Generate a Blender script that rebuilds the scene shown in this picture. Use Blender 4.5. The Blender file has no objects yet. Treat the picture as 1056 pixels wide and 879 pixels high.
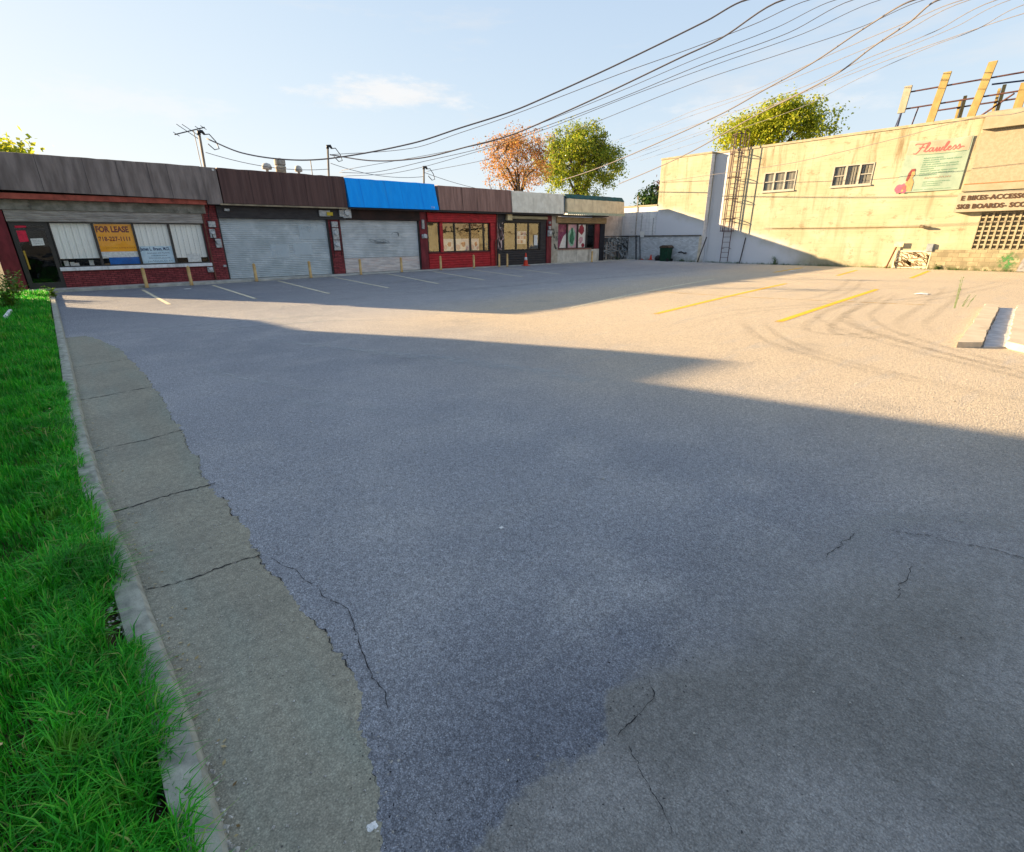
import bpy, math, random
import numpy as np
from mathutils import Vector, Matrix, noise as mnoise
R = random.Random(7)
scene = bpy.context.scene
COL = scene.collection
# ------------------------------------------------------------------ camera model (X along the shop row, Y away from camera)
FPX, PITCH, ROLL, TH = 509.15, 0.36265, -0.00839, 0.86808
H = 1.6
def cam_axes():
    F = Vector((math.cos(TH), math.sin(TH), 0)); Rt = Vector((math.sin(TH), -math.cos(TH), 0)); Z = Vector((0, 0, 1))
    fw = math.cos(PITCH)*F - math.sin(PITCH)*Z; u = math.sin(PITCH)*F + math.cos(PITCH)*Z
    return (math.cos(ROLL)*Rt + math.sin(ROLL)*u, -math.sin(ROLL)*Rt + math.cos(ROLL)*u, fw)
AX = cam_axes()
EYE = Vector((0, 0, H))
def ray(x, y): return AX[0]*((x-528)/FPX) - AX[1]*((y-439.5)/FPX) + AX[2]
def G(x, y, z=0.0): r = ray(x, y); return EYE + r*((z-H)/r.z)
def FY(x, y, Y): r = ray(x, y); return EYE + r*(Y/r.y)
def FX(x, y, X): r = ray(x, y); return EYE + r*(X/r.x)
cam = bpy.data.cameras.new('camera'); co = bpy.data.objects.new('camera', cam); COL.objects.link(co)
cam.sensor_width = 36; cam.lens = FPX/1056*36; cam.clip_end = 3000; cam.clip_start = 0.05
m = Matrix((AX[0], AX[1], -AX[2])).transposed().to_4x4(); m.translation = EYE
co.matrix_world = m
scene.camera = co
scene.render.resolution_x, scene.render.resolution_y = 1024, 852
scene.view_settings.view_transform = 'Standard'
scene.view_settings.look = 'None'; scene.view_settings.exposure = 0; scene.view_settings.gamma = 1

# ------------------------------------------------------------------ light
SUN = Vector((.65, -1, -.295)).normalized()          # the way the light travels
sl = bpy.data.lights.new('sun', 'SUN'); so = bpy.data.objects.new('sun', sl); COL.objects.link(so)
sl.energy = 20.0; sl.angle = math.radians(.55); sl.color = (1, .715, .40)
so.rotation_euler = SUN.to_track_quat('-Z', 'Y').to_euler(); so.location = (-20, 30, 30)
w = bpy.data.worlds.new('World'); scene.world = w; w.use_nodes = True
nt = w.node_tree; nt.nodes.clear()
def N(t, typ, **kw):
    n = t.nodes.new(typ)
    for k, v in kw.items(): setattr(n, k, v)
    return n
wo = N(nt, 'ShaderNodeOutputWorld'); bg = N(nt, 'ShaderNodeBackground'); sky = N(nt, 'ShaderNodeTexSky')
sky.sky_type = 'NISHITA'; sky.sun_disc = False
sky.sun_elevation = math.asin(-SUN.z); sky.sun_rotation = math.atan2(-SUN.x, -SUN.y)
sky.altitude = 0; sky.air_density = 1.0; sky.dust_density = .6; sky.ozone_density = 2.0
SKY = .16
bg.inputs['Strength'].default_value = SKY
tc = N(nt, 'ShaderNodeTexCoord')
mp = N(nt, 'ShaderNodeMapping'); mp.inputs['Scale'].default_value = (2.0, 2.0, 9.0); mp.inputs['Location'].default_value = (.35, .2, .1)
nz = N(nt, 'ShaderNodeTexNoise'); nz.inputs['Scale'].default_value = 1.6; nz.inputs['Detail'].default_value = 8; nz.inputs['Roughness'].default_value = .62
rp = N(nt, 'ShaderNodeValToRGB'); rp.color_ramp.elements[0].position = .56; rp.color_ramp.elements[1].position = .86
rp.color_ramp.elements[1].color = (.55, .55, .55, 1)
mx = N(nt, 'ShaderNodeMix', data_type='RGBA')
mx.inputs[7].default_value = (6.0, 5.6, 5.2, 1)
nt.links.new(tc.outputs['Generated'], mp.inputs['Vector']); nt.links.new(mp.outputs[0], nz.inputs['Vector'])
nt.links.new(nz.outputs['Fac'], rp.inputs[0]); nt.links.new(rp.outputs[0], mx.inputs[0])
def vm(op, a, b):
    n = N(nt, 'ShaderNodeVectorMath', operation=op)
    for i, v in enumerate((a, b)):
        if hasattr(v, 'is_output'): nt.links.new(v, n.inputs[i])
        else: n.inputs[i].default_value = v
    return n.outputs[0]
# evening haze: bright parts of the sky roll off softly towards a pale veil
hz_ = vm('MULTIPLY', sky.outputs[0], (.42, .42, .42))
hz_ = vm('DIVIDE', vm('MULTIPLY', hz_, (1.55, 1.58, 1.90)), vm('ADD', vm('MULTIPLY', hz_, (1.16, 1.14, 1.55)), (1, 1, 1)))
hz_ = vm('ADD', vm('MULTIPLY', hz_, (.72, .71, .71)), (.185, .20, .272))
hz_ = vm('MULTIPLY', hz_, (1/.15, 1/.15, 1/.15))
def ma(op, a, b=0.0):
    n = N(nt, 'ShaderNodeMath', operation=op)
    for i, v in enumerate((a, b)):
        if hasattr(v, 'is_output'): nt.links.new(v, n.inputs[i])
        else: n.inputs[i].default_value = v
    return n.outputs[0]
def wisp(d0, hw, hh, amt, seed):
    global hz_
    d0 = d0.normalized(); r0 = d0.cross(Vector((0, 0, 1))).normalized(); u0 = r0.cross(d0)
    def dot(v):
        n = N(nt, 'ShaderNodeVectorMath', operation='DOT_PRODUCT'); nt.links.new(tc.outputs['Generated'], n.inputs[0]); n.inputs[1].default_value = v; return n.outputs['Value']
    a = dot(r0); b = dot(u0)
    n = N(nt, 'ShaderNodeTexNoise'); m_ = N(nt, 'ShaderNodeMapping'); m_.inputs['Location'].default_value = (seed, 0, 0); m_.inputs['Scale'].default_value = (5, 5, 16)
    nt.links.new(tc.outputs['Generated'], m_.inputs[0]); nt.links.new(m_.outputs[0], n.inputs['Vector']); n.inputs['Scale'].default_value = 3.2; n.inputs['Detail'].default_value = 8; n.inputs['Roughness'].default_value = .62
    rr = ma('SQRT', ma('ADD', ma('POWER', ma('ABSOLUTE', ma('DIVIDE', a, hw)), 2.0), ma('POWER', ma('ABSOLUTE', ma('DIVIDE', b, hh)), 2.0)))
    k = N(nt, 'ShaderNodeMapRange', interpolation_type='SMOOTHSTEP'); nt.links.new(ma('ADD', rr, ma('MULTIPLY', ma('SUBTRACT', n.outputs['Fac'], .5), -3.2)), k.inputs[0])
    k.inputs[1].default_value = .1; k.inputs[2].default_value = 1.25; k.inputs[3].default_value = amt; k.inputs[4].default_value = 0
    m = N(nt, 'ShaderNodeMix', data_type='RGBA'); nt.links.new(k.outputs[0], m.inputs[0]); nt.links.new(hz_, m.inputs[6]); m.inputs[7].default_value = (6.2, 6.15, 6.1, 1); hz_ = m.outputs[2]
wisp(ray(398, 98), .13, .024, .8, 1.0); wisp(ray(785, 112), .16, .03, .4, 4.0); wisp(ray(130, 106), .14, .02, .4, 7.0)
nt.links.new(hz_, mx.inputs[6]); nt.links.new(mx.outputs[2], bg.inputs['Color']); nt.links.new(bg.outputs[0], wo.inputs[0])

# ------------------------------------------------------------------ materials
def S(h):
    if isinstance(h, str):
        v = [int(h[i:i+2], 16)/255 for i in (0, 2, 4)]
        return tuple(c/12.92 if c <= .04045 else ((c+.055)/1.055)**2.4 for c in v) + (1,)
    return tuple(h) + (1,)
MATS = {}
class T:
    """small node-graph builder"""
    def __init__(s, name):
        s.m = bpy.data.materials.new(name); s.m.use_nodes = True; s.t = s.m.node_tree; s.t.nodes.clear()
        s.out = N(s.t, 'ShaderNodeOutputMaterial'); s.b = N(s.t, 'ShaderNodeBsdfPrincipled'); s.L(s.b.outputs[0], s.out.inputs[0])
        s.co = N(s.t, 'ShaderNodeTexCoord')
    def L(s, a, b): s.t.links.new(a, b)
    def put(s, v, sock):
        if hasattr(v, 'is_output'): s.L(v, sock)
        else: sock.default_value = v
    def vec(s, scale=(1, 1, 1), loc=(0, 0, 0)):
        n = N(s.t, 'ShaderNodeMapping'); n.inputs['Scale'].default_value = scale; n.inputs['Location'].default_value = loc
        s.L(s.co.outputs['Object'], n.inputs[0]); return n.outputs[0]
    def noise(s, v, scale, detail=4, rough=.55, out='Fac'):
        n = N(s.t, 'ShaderNodeTexNoise'); s.L(v, n.inputs['Vector']); n.inputs['Scale'].default_value = scale
        n.inputs['Detail'].default_value = detail; n.inputs['Roughness'].default_value = rough; return n.outputs[out]
    def vor(s, v, scale, feature='F1', out='Distance'):
        n = N(s.t, 'ShaderNodeTexVoronoi', feature=feature); s.L(v, n.inputs['Vector']); n.inputs['Scale'].default_value = scale; return n.outputs[out]
    def ramp(s, f, a, b, ca=0.0, cb=1.0):
        n = N(s.t, 'ShaderNodeMapRange', interpolation_type='SMOOTHSTEP'); s.put(f, n.inputs[0])
        n.inputs[1].default_value = a; n.inputs[2].default_value = b; n.inputs[3].default_value = ca; n.inputs[4].default_value = cb; return n.outputs[0]
    def mix(s, f, a, b, blend='MIX'):
        n = N(s.t, 'ShaderNodeMix', data_type='RGBA', blend_type=blend); s.put(f, n.inputs[0]); s.put(a, n.inputs[6]); s.put(b, n.inputs[7]); return n.outputs[2]
    def math(s, op, a, b=0.0):
        n = N(s.t, 'ShaderNodeMath', operation=op); s.put(a, n.inputs[0]); s.put(b, n.inputs[1]); return n.outputs[0]
    def sep(s, v):
        n = N(s.t, 'ShaderNodeSeparateXYZ'); s.L(v, n.inputs[0]); return n.outputs
    def comb(s, x, y, z):
        n = N(s.t, 'ShaderNodeCombineXYZ'); s.put(x, n.inputs[0]); s.put(y, n.inputs[1]); s.put(z, n.inputs[2]); return n.outputs[0]
    def bump(s, h, strength, dist=.01, normal=None):
        n = N(s.t, 'ShaderNodeBump'); s.L(h, n.inputs['Height']); n.inputs['Strength'].default_value = strength; n.inputs['Distance'].default_value = dist
        if normal: s.L(normal, n.inputs['Normal'])
        s.L(n.outputs[0], s.b.inputs['Normal']); return n.outputs[0]
    def island(s): return N(s.t, 'ShaderNodeNewGeometry').outputs['Random Per Island']
    def col(s, c): s.put(c, s.b.inputs['Base Color'])
    def set(s, rough=.8, metal=0.0, spec=.3):
        s.put(rough, s.b.inputs['Roughness']); s.b.inputs['Metallic'].default_value = metal; s.b.inputs['Specular IOR Level'].default_value = spec

def M(name, c1, c2=None, scale=3, stretch=(1, 1, 1), rough=.8, metal=0, bump=.0, bscale=40, stain=None, stain_scale=(2, 2, .3), lo=.35, hi=.65, spec=.3, dirt=None, brick=None):
    if name in MATS: return MATS[name]
    t = T(name); t.set(rough, metal, spec); v = t.vec(stretch)
    c = S(c1)
    n = t.noise(v, scale, 6, .6)
    c2 = c2 or tuple(x*.72 for x in S(c1)[:3])
    c = t.mix(t.ramp(n, lo, hi), c, S(c2))
    h = None
    if brick:
        ax, bw, bh, mort = brick
        o = t.sep(t.vec()); uv = t.comb(o[0] if ax == 'x' else o[1], o[2], 0.0)
        b = N(t.t, 'ShaderNodeTexBrick'); t.L(uv, b.inputs['Vector']); b.inputs['Scale'].default_value = 1
        b.inputs['Brick Width'].default_value = bw; b.inputs['Row Height'].default_value = bh; b.inputs['Mortar Size'].default_value = .012 if bh < .1 else .01
        b.inputs['Mortar Smooth'].default_value = .3
        t.put(c, b.inputs['Color1']); t.put(t.mix(.35, c, (.02, .01, .01, 1)), b.inputs['Color2']); b.inputs['Mortar'].default_value = S(mort)
        c = b.outputs['Color']; h = t.math('SUBTRACT', 1.0, b.outputs['Fac'])
    if stain:
        sn = t.noise(t.vec(stain_scale, (3, 1, 2)), 1.5, 7, .65)
        c = t.mix(t.math('MULTIPLY', t.ramp(sn, .52, .74), .85), c, S(stain))
    if dirt:      # darkening that rises from the foot of the thing
        z = t.sep(t.vec())[2]
        f = t.math('MULTIPLY', t.ramp(z, dirt[0], dirt[1], 1, 0), t.ramp(t.noise(t.vec((1, 1, 1)), 5, 6), .35, .6))
        c = t.mix(f, c, S(dirt[2]))
    t.col(c)
    if bump:
        hh = t.noise(t.vec(), bscale, 5)
        if h is not None: hh = t.math('ADD', t.math('MULTIPLY', hh, .4), h)
        t.bump(hh, bump, .008)
    elif h is not None: t.bump(h, .5, .006)
    MATS[name] = t.m; return t.m

def plain(name, c, rough=.5, metal=0): return M(name, c, tuple(x*.85 for x in S(c)[:3]), 12, rough=rough, metal=metal)

def mat_asphalt(gutter=False):
    t = T('gutter_concrete' if gutter else 'asphalt'); v = t.vec()
    o = t.sep(v)
    big = t.noise(v, .22, 5, .55); med = t.noise(v, 1.3, 6, .6); fine = t.noise(v, 26, 5, .7); grain = t.noise(v, 170, 3, .7)
    vo = t.vor(v, 150); vc = t.vor(v, 150, out='Color'); vo2 = t.vor(v, 62)
    # signed distance to the smooth repair patch (its edge runs along Y = .75 and dies out to the right)
    wob = t.noise(v, 3.2, 8, .68)
    wob2 = t.noise(v, 1.2, 3, .5)
    edge = t.math('ADD', t.math('SUBTRACT', o[1], .76), t.math('ADD', t.math('MULTIPLY', t.math('SUBTRACT', wob, .5), .34), t.math('MULTIPLY', t.math('SUBTRACT', wob2, .5), .45)))
    edge = t.math('ADD', edge, t.ramp(o[0], 2.6, 3.7, 0, .8))
    soft = t.ramp(o[0], 1.1, 2.1, .022, .6)
    patch = t.math('DIVIDE', edge, soft)
    patch = t.ramp(patch, -1.0, 1.0, 1.0, 0.0)
    if gutter:
        base = t.mix(t.ramp(med, .3, .7), (.325, .302, .225, 1), (.255, .240, .185, 1))
        base = t.mix(t.math('MULTIPLY', t.ramp(t.noise(t.vec((3, .5, 1)), 1.1, 5), .42, .7), .5), base, (.25, .285, .235, 1))
        amt = .35
    else:
        old = t.mix(t.ramp(big, .32, .66), (.315, .328, .354, 1), (.425, .432, .450, 1))
        old = t.mix(t.math('MULTIPLY', t.ramp(med, .42, .75), .55), old, (.52, .515, .505, 1))
        # shops' shadow painted darker over the bays; darker asphalt by the camera's left foot
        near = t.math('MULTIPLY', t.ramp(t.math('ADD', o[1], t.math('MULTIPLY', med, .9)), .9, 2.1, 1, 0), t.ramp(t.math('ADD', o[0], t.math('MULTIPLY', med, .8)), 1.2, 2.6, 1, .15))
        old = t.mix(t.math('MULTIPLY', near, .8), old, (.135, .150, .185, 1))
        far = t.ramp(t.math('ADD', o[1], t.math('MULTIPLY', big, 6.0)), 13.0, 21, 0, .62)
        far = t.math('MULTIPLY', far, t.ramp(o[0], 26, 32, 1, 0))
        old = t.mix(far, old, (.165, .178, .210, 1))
        # warm sunlight painted into the asphalt towards the sunlit right
        sun_tint = t.math('MULTIPLY', t.ramp(t.math('ADD', o[0], t.math('MULTIPLY', big, 5.0)), 4.5, 10, 0, .8), t.ramp(t.math('ADD', t.math('ADD', o[1], t.math('MULTIPLY', big, 3.0)), t.math('MULTIPLY', o[0], -.12)), 10.0, 13.5, 1, .12))
        old = t.mix(sun_tint, old, (.60, .50, .355, 1))
        new = t.mix(t.ramp(med, .35, .7), (.176, .173, .158, 1), (.232, .228, .210, 1))
        new = t.mix(t.math('MULTIPLY', t.ramp(wob2, .45, .7), .5), new, (.30, .292, .28, 1))
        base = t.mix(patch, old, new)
        # wide oily stains
        st = t.noise(t.vec((1, 1, 1), (7, 3, 0)), .55, 6, .6)
        base = t.mix(t.math('MULTIPLY', t.ramp(st, .58, .78), .28), base, (.15, .16, .18, 1))
        # pale scuffs running along the driving direction
        sc = t.noise(t.vec((.35, 2.2, 1), (1, 5, 0)), 1.5, 7, .7)
        base = t.mix(t.math('MULTIPLY', t.ramp(sc, .50, .76), t.ramp(patch, 0, 1, .5, .2)), base, (.42, .42, .42, 1))
        # crack network
        wv = N(t.t, 'ShaderNodeVectorMath', operation='ADD'); t.L(v, wv.inputs[0])
        ws = N(t.t, 'ShaderNodeVectorMath', operation='SCALE'); t.L(t.noise(v, 1.6, 7, .65, out='Color'), ws.inputs[0]); ws.inputs['Scale'].default_value = 1.1
        t.L(ws.outputs[0], wv.inputs[1])
        ck = t.vor(wv.outputs[0], .26, 'DISTANCE_TO_EDGE')
        cm = t.math('MULTIPLY', t.ramp(ck, .0008, .0035, 1, 0), t.ramp(t.noise(v, .8, 4), .5, .6))
        base = t.mix(t.math('MULTIPLY', cm, .22), base, (.06, .06, .065, 1))
        amt = .78
    # aggregate: each stone its own tone, dark binder between
    stone = t.mix(.55, vc, (.5, .5, .5, 1)); bw = N(t.t, 'ShaderNodeRGBToBW'); t.L(stone, bw.inputs[0])
    tone = t.ramp(bw.outputs[0], .3, .75, .62, 1.42)
    gap = t.math('MULTIPLY', t.ramp(vo, .35, .72, 1.12, .55), t.ramp(vo2, .3, .75, 1.06, .84))
    k = t.math('MULTIPLY', tone, gap)
    a = t.math('MULTIPLY', amt, t.ramp(patch, 0, 1, 1, .45)) if not gutter else amt
    k = t.math('ADD', t.math('MULTIPLY', a, t.math('SUBTRACT', k, 1.0)), 1.0)
    k = t.math('MULTIPLY', k, 1.06 if gutter else 1.32); k = t.math('MULTIPLY', k, t.ramp(fine, .25, .75, .82, 1.2)); k = t.math('MULTIPLY', k, t.ramp(grain, .25, .75, .74, 1.29))
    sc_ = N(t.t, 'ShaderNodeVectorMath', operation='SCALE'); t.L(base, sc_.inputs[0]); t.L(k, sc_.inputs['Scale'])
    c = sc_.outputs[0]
    # white grit
    gr = t.vor(v, 34); c = t.mix(t.math('MULTIPLY', t.ramp(gr, .05, .085, 1, 0), t.ramp(t.vor(v, 34, out='Color'), .80, .84)), c, (.55, .54, .52, 1))
    pits = t.vor(t.vec((1, 1, 1), (4, 4, 0)), 23); c = t.mix(t.math('MULTIPLY', t.ramp(pits, .05, .1, .8, 0), t.ramp(fine, .45, .55)), c, (.05, .05, .052, 1))
    t.col(c); t.set(.86, 0, .25)
    hgt = t.math('ADD', t.math('MULTIPLY', t.ramp(vo, .15, .7, 1, 0), t.ramp(patch, 0, 1, 1.3, .4) if not gutter else .25), t.math('MULTIPLY', grain, .5))
    hgt = t.math('ADD', hgt, t.math('MULTIPLY', fine, .9))
    hgt = t.math('ADD', hgt, t.math('MULTIPLY', t.ramp(vo2, .1, .8, 1, 0), 1.2 if not gutter else .3))
    t.bump(hgt, .9 if not gutter else .45, .007)
    return t.m

def mat_decal(name, c, edge_noise=8, wear=(.4, .62), amount=.9):
    """paint or rubber worn on the surface: opacity from the strip's own edge attribute and noise"""
    t = T(name); v = t.vec()
    at = N(t.t, 'ShaderNodeAttribute', attribute_name='fade')
    n = t.noise(v, edge_noise, 7, .7)
    a = t.math('MULTIPLY', t.math('MULTIPLY', at.outputs['Fac'], t.ramp(n, wear[0], wear[1], 0, 1)), amount)
    t.col(S(c)); t.set(.8, 0, .25)
    tr = N(t.t, 'ShaderNodeBsdfTransparent'); ms = N(t.t, 'ShaderNodeMixShader')
    t.L(a, ms.inputs[0]); t.L(tr.outputs[0], ms.inputs[1]); t.L(t.b.outputs[0], ms.inputs[2]); t.L(ms.outputs[0], t.out.inputs[0])
    return t.m

def mat_glass(name, tint=(.75, .8, .8), ior=1.9, rough=.01):
    t = T(name)
    tr = N(t.t, 'ShaderNodeBsdfTransparent'); tr.inputs[0].default_value = tint + (1,)
    gl = N(t.t, 'ShaderNodeBsdfGlossy'); gl.inputs['Roughness'].default_value = rough
    fr = N(t.t, 'ShaderNodeFresnel'); t.L(t.math('POWER', ior, t.math('SUBTRACT', 1.0, t.math('MULTIPLY', N(t.t, 'ShaderNodeNewGeometry').outputs['Backfacing'], 2.0))), fr.inputs[0])   # same pane seen from either side
    bp = N(t.t, 'ShaderNodeBump'); t.L(t.noise(t.vec(), 1.3, 2), bp.inputs['Height']); bp.inputs['Strength'].default_value = .12; bp.inputs['Distance'].default_value = .05
    t.L(bp.outputs[0], gl.inputs['Normal'])
    ms = N(t.t, 'ShaderNodeMixShader'); t.L(fr.outputs[0], ms.inputs[0]); t.L(tr.outputs[0], ms.inputs[1]); t.L(gl.outputs[0], ms.inputs[2]); t.L(ms.outputs[0], t.out.inputs[0])
    return t.m

def mat_leaf(name, cols, trans=.45, rough=.55):
    t = T(name); r = t.island()
    cr = N(t.t, 'ShaderNodeValToRGB'); t.L(r, cr.inputs[0]); e = cr.color_ramp.elements
    while len(e) < len(cols): e.new(.5)
    for i, c in enumerate(cols): e[i].position = i/(len(cols)-1); e[i].color = S(c)
    big = t.noise(t.vec(), .9, 3)
    c = t.mix(t.ramp(big, .35, .7, 0, .45), cr.outputs[0], tuple(x*.45 for x in S(cols[0])[:3]) + (1,))
    t.col(c); t.set(rough, 0, .3)
    tl = N(t.t, 'ShaderNodeBsdfTranslucent'); t.L(c, tl.inputs[0])
    ms = N(t.t, 'ShaderNodeMixShader'); ms.inputs[0].default_value = trans
    t.L(t.b.outputs[0], ms.inputs[1]); t.L(tl.outputs[0], ms.inputs[2]); t.L(ms.outputs[0], t.out.inputs[0])
    return t.m

# ------------------------------------------------------------------ mesh building
class MB:
    def __init__(s): s.v = []; s.f = []; s.a = []
    def add(s, vs, fs):
        b = len(s.v); s.v += [tuple(x) for x in vs]; s.f += [tuple(i+b for i in f) for f in fs]; return s
    def box(s, x0, x1, y0, y1, z0, z1, bev=0.0):
        if bev:
            b = bev; vs = []
            prof = [(x0+b, y0), (x1-b, y0), (x1, y0+b), (x1, y1-b), (x1-b, y1), (x0+b, y1), (x0, y1-b), (x0, y0+b)]
            cx, cy = (x0+x1)/2, (y0+y1)/2
            def ins(p): return (p[0] + (b if p[0] < cx else -b), p[1] + (b if p[1] < cy else -b))
            rings = [([ins(p) for p in prof], z0), (prof, z0+b), (prof, z1-b), ([ins(p) for p in prof], z1)]
            for r, z in rings: vs += [(p[0], p[1], z) for p in r]
            fs = [tuple(range(7, -1, -1)), tuple(range(24, 32))]
            for k in range(3):
                for i in range(8): fs.append((k*8+i, k*8+(i+1) % 8, k*8+8+(i+1) % 8, k*8+8+i))
            return s.add(vs, fs)
        return s.add([(x0, y0, z0), (x1, y0, z0), (x1, y1, z0), (x0, y1, z0), (x0, y0, z1), (x1, y0, z1), (x1, y1, z1), (x0, y1, z1)],
                     [(0, 3, 2, 1), (4, 5, 6, 7), (0, 1, 5, 4), (1, 2, 6, 5), (2, 3, 7, 6), (3, 0, 4, 7)])
    def prism(s, poly, axis, a, b):
        """polygon of 2-D points extruded along an axis; the other two axes in x,y,z order"""
        def P(p, t): return {'x': (t, p[0], p[1]), 'y': (p[0], t, p[1]), 'z': (p[0], p[1], t)}[axis]
        n = len(poly); vs = [P(p, a) for p in poly] + [P(p, b) for p in poly]
        return s.add(vs, [tuple(range(n)), tuple(range(2*n-1, n-1, -1))] + [(i, i+n, (i+1) % n + n, (i+1) % n) for i in range(n)])
    def tube(s, pts, r, n=8, cap=True):
        pts = [Vector(p) for p in pts]; rs = r if isinstance(r, (list, tuple)) else [r]*len(pts)
        vs = []; prev = None
        for i, p in enumerate(pts):
            d = (pts[min(i+1, len(pts)-1)] - pts[max(i-1, 0)]).normalized()
            if prev is None: prev = d.orthogonal().normalized()
            u = (prev - d*prev.dot(d))
            u = u.normalized() if u.length > 1e-6 else d.orthogonal().normalized(); prev = u; q = d.cross(u)
            for k in range(n): an = 2*math.pi*k/n; vs.append(p + (u*math.cos(an) + q*math.sin(an))*rs[i])
        fs = [(i*n+k, i*n+(k+1) % n, (i+1)*n+(k+1) % n, (i+1)*n+k) for i in range(len(pts)-1) for k in range(n)]
        if cap: fs += [tuple(range(n-1, -1, -1)), tuple(range((len(pts)-1)*n, len(pts)*n))]
        return s.add(vs, fs)
    def lathe(s, prof, c=(0, 0, 0), n=16):
        vs = [(c[0]+r*math.cos(2*math.pi*k/n), c[1]+r*math.sin(2*math.pi*k/n), c[2]+z) for r, z in prof for k in range(n)]
        fs = [(i*n+k, i*n+(k+1) % n, (i+1)*n+(k+1) % n, (i+1)*n+k) for i in range(len(prof)-1) for k in range(n)]
        return s.add(vs, fs + [tuple(range(n-1, -1, -1)), tuple(range((len(prof)-1)*n, len(prof)*n))])
    def quad(s, a, b, c, d): return s.add([a, b, c, d], [(0, 1, 2, 3)])
    def ribbon(s, pts, wd, nrm):
        pts = [Vector(p) for p in pts]; nrm = Vector(nrm); L = []; Q = []
        for i, p in enumerate(pts):
            d = (pts[min(i+1, len(pts)-1)] - pts[max(i-1, 0)]); d = d.normalized() if d.length > 1e-9 else Vector((1, 0, 0))
            q = d.cross(nrm).normalized(); wi = wd[i] if isinstance(wd, (list, tuple)) else wd
            L.append(p - q*wi/2); Q.append(p + q*wi/2)
        n = len(pts)
        return s.add(L + Q, [(i, i+1, n+i+1, n+i) for i in range(n-1)])
    def obj(s, name, mat, parent=None, smooth=False, fade=None):
        me = bpy.data.meshes.new(name); me.from_pydata(s.v, [], s.f); me.update()
        if mat: me.materials.append(mat)
        if smooth: me.polygons.foreach_set('use_smooth', [True]*len(me.polygons))
        if fade is not None:
            at = me.attributes.new('fade', 'FLOAT', 'POINT'); at.data.foreach_set('value', fade)
        o = bpy.data.objects.new(name, me); COL.objects.link(o)
        if parent is not None: setp(o, parent)
        return o
def wmat(o):
    return (wmat(o.parent) @ o.matrix_parent_inverse if o.parent else Matrix()) @ o.matrix_basis
def setp(o, parent): o.parent = parent; o.matrix_parent_inverse = wmat(parent).inverted()
def tag(o, label=None, cat=None, group=None, kind=None):
    if label: o['label'] = label
    if cat: o['category'] = cat
    if group: o['group'] = group
    if kind: o['kind'] = kind
    return o
def thing(name, label, cat, loc=(0, 0, 0), group=None):
    o = bpy.data.objects.new(name, None); o.empty_display_size = .2; COL.objects.link(o); o.location = loc
    return tag(o, label, cat, group)
def dup(root, loc, label=None, rz=None):
    r = root.copy(); COL.objects.link(r); r.location = loc
    if rz is not None: r.rotation_euler = (0, 0, rz)
    if label: r['label'] = label
    for ch in list(root.children):
        c = ch.copy(); COL.objects.link(c); c.parent = r
        for g in ch.children:
            d = g.copy(); COL.objects.link(d); d.parent = c
    return r
def text(name, string, size, org, xd, yd, mat, parent=None, shear=0, spacing=1.0, xs=1.0, off=0.0, align='LEFT'):
    cu = bpy.data.curves.new(name, 'FONT'); cu.body = string; cu.size = size; cu.shear = shear; cu.space_character = spacing; cu.offset = off; cu.align_x = align
    cu.resolution_u = 3
    to = bpy.data.objects.new(name, cu); COL.objects.link(to)
    dg = bpy.context.evaluated_depsgraph_get(); me = bpy.data.meshes.new_from_object(to.evaluated_get(dg))
    bpy.data.objects.remove(to)
    xd = Vector(xd); yd = Vector(yd); org = Vector(org)
    for v in me.vertices: v.co = org + xd*v.co.x*xs + yd*v.co.y
    me.materials.clear(); me.materials.append(mat)
    o = bpy.data.objects.new(name, me); COL.objects.link(o)
    if parent is not None: setp(o, parent)
    return o
def scribble(mb, fn, n, wd, seed, nrm, u0=0, u1=1, v0=0, v1=1, loops=5):
    r = random.Random(seed)
    for k in range(n):
        cx, cy = r.uniform(u0, u1), r.uniform(v0, v1); pts = []
        ph, aa, bb = r.uniform(0, 6), r.uniform(.06, .16), r.uniform(.08, .2)
        for i in range(14):
            tt = i/13*loops
            pts.append(fn(min(u1, max(u0, cx + aa*math.sin(tt*1.7+ph)*(u1-u0)*2 + .02*i*(u1-u0))), min(v1, max(v0, cy + bb*math.cos(tt*2.3+ph)*(v1-v0)*1.5))))
        mb.ribbon(pts, wd*r.uniform(.6, 1.3), nrm)
def squiggle_line(mb, fn, u0, u1, v, h, wd, seed, nrm):
    """a line of lettering too small to read: one short zig-zag per word"""
    r = random.Random(seed); u = u0
    while u < u1-.02:
        L = min(r.uniform(.1, .26)*(u1-u0), u1-u); n = max(4, int(L/(h*.45))); pts = []
        for i in range(n+1): pts.append(fn(u + L*i/n, v + (h*.5 if i % 2 else -h*.5)*r.uniform(.5, 1)))
        mb.ribbon(pts, wd, nrm); u += L + .035*(u1-u0)

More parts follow.
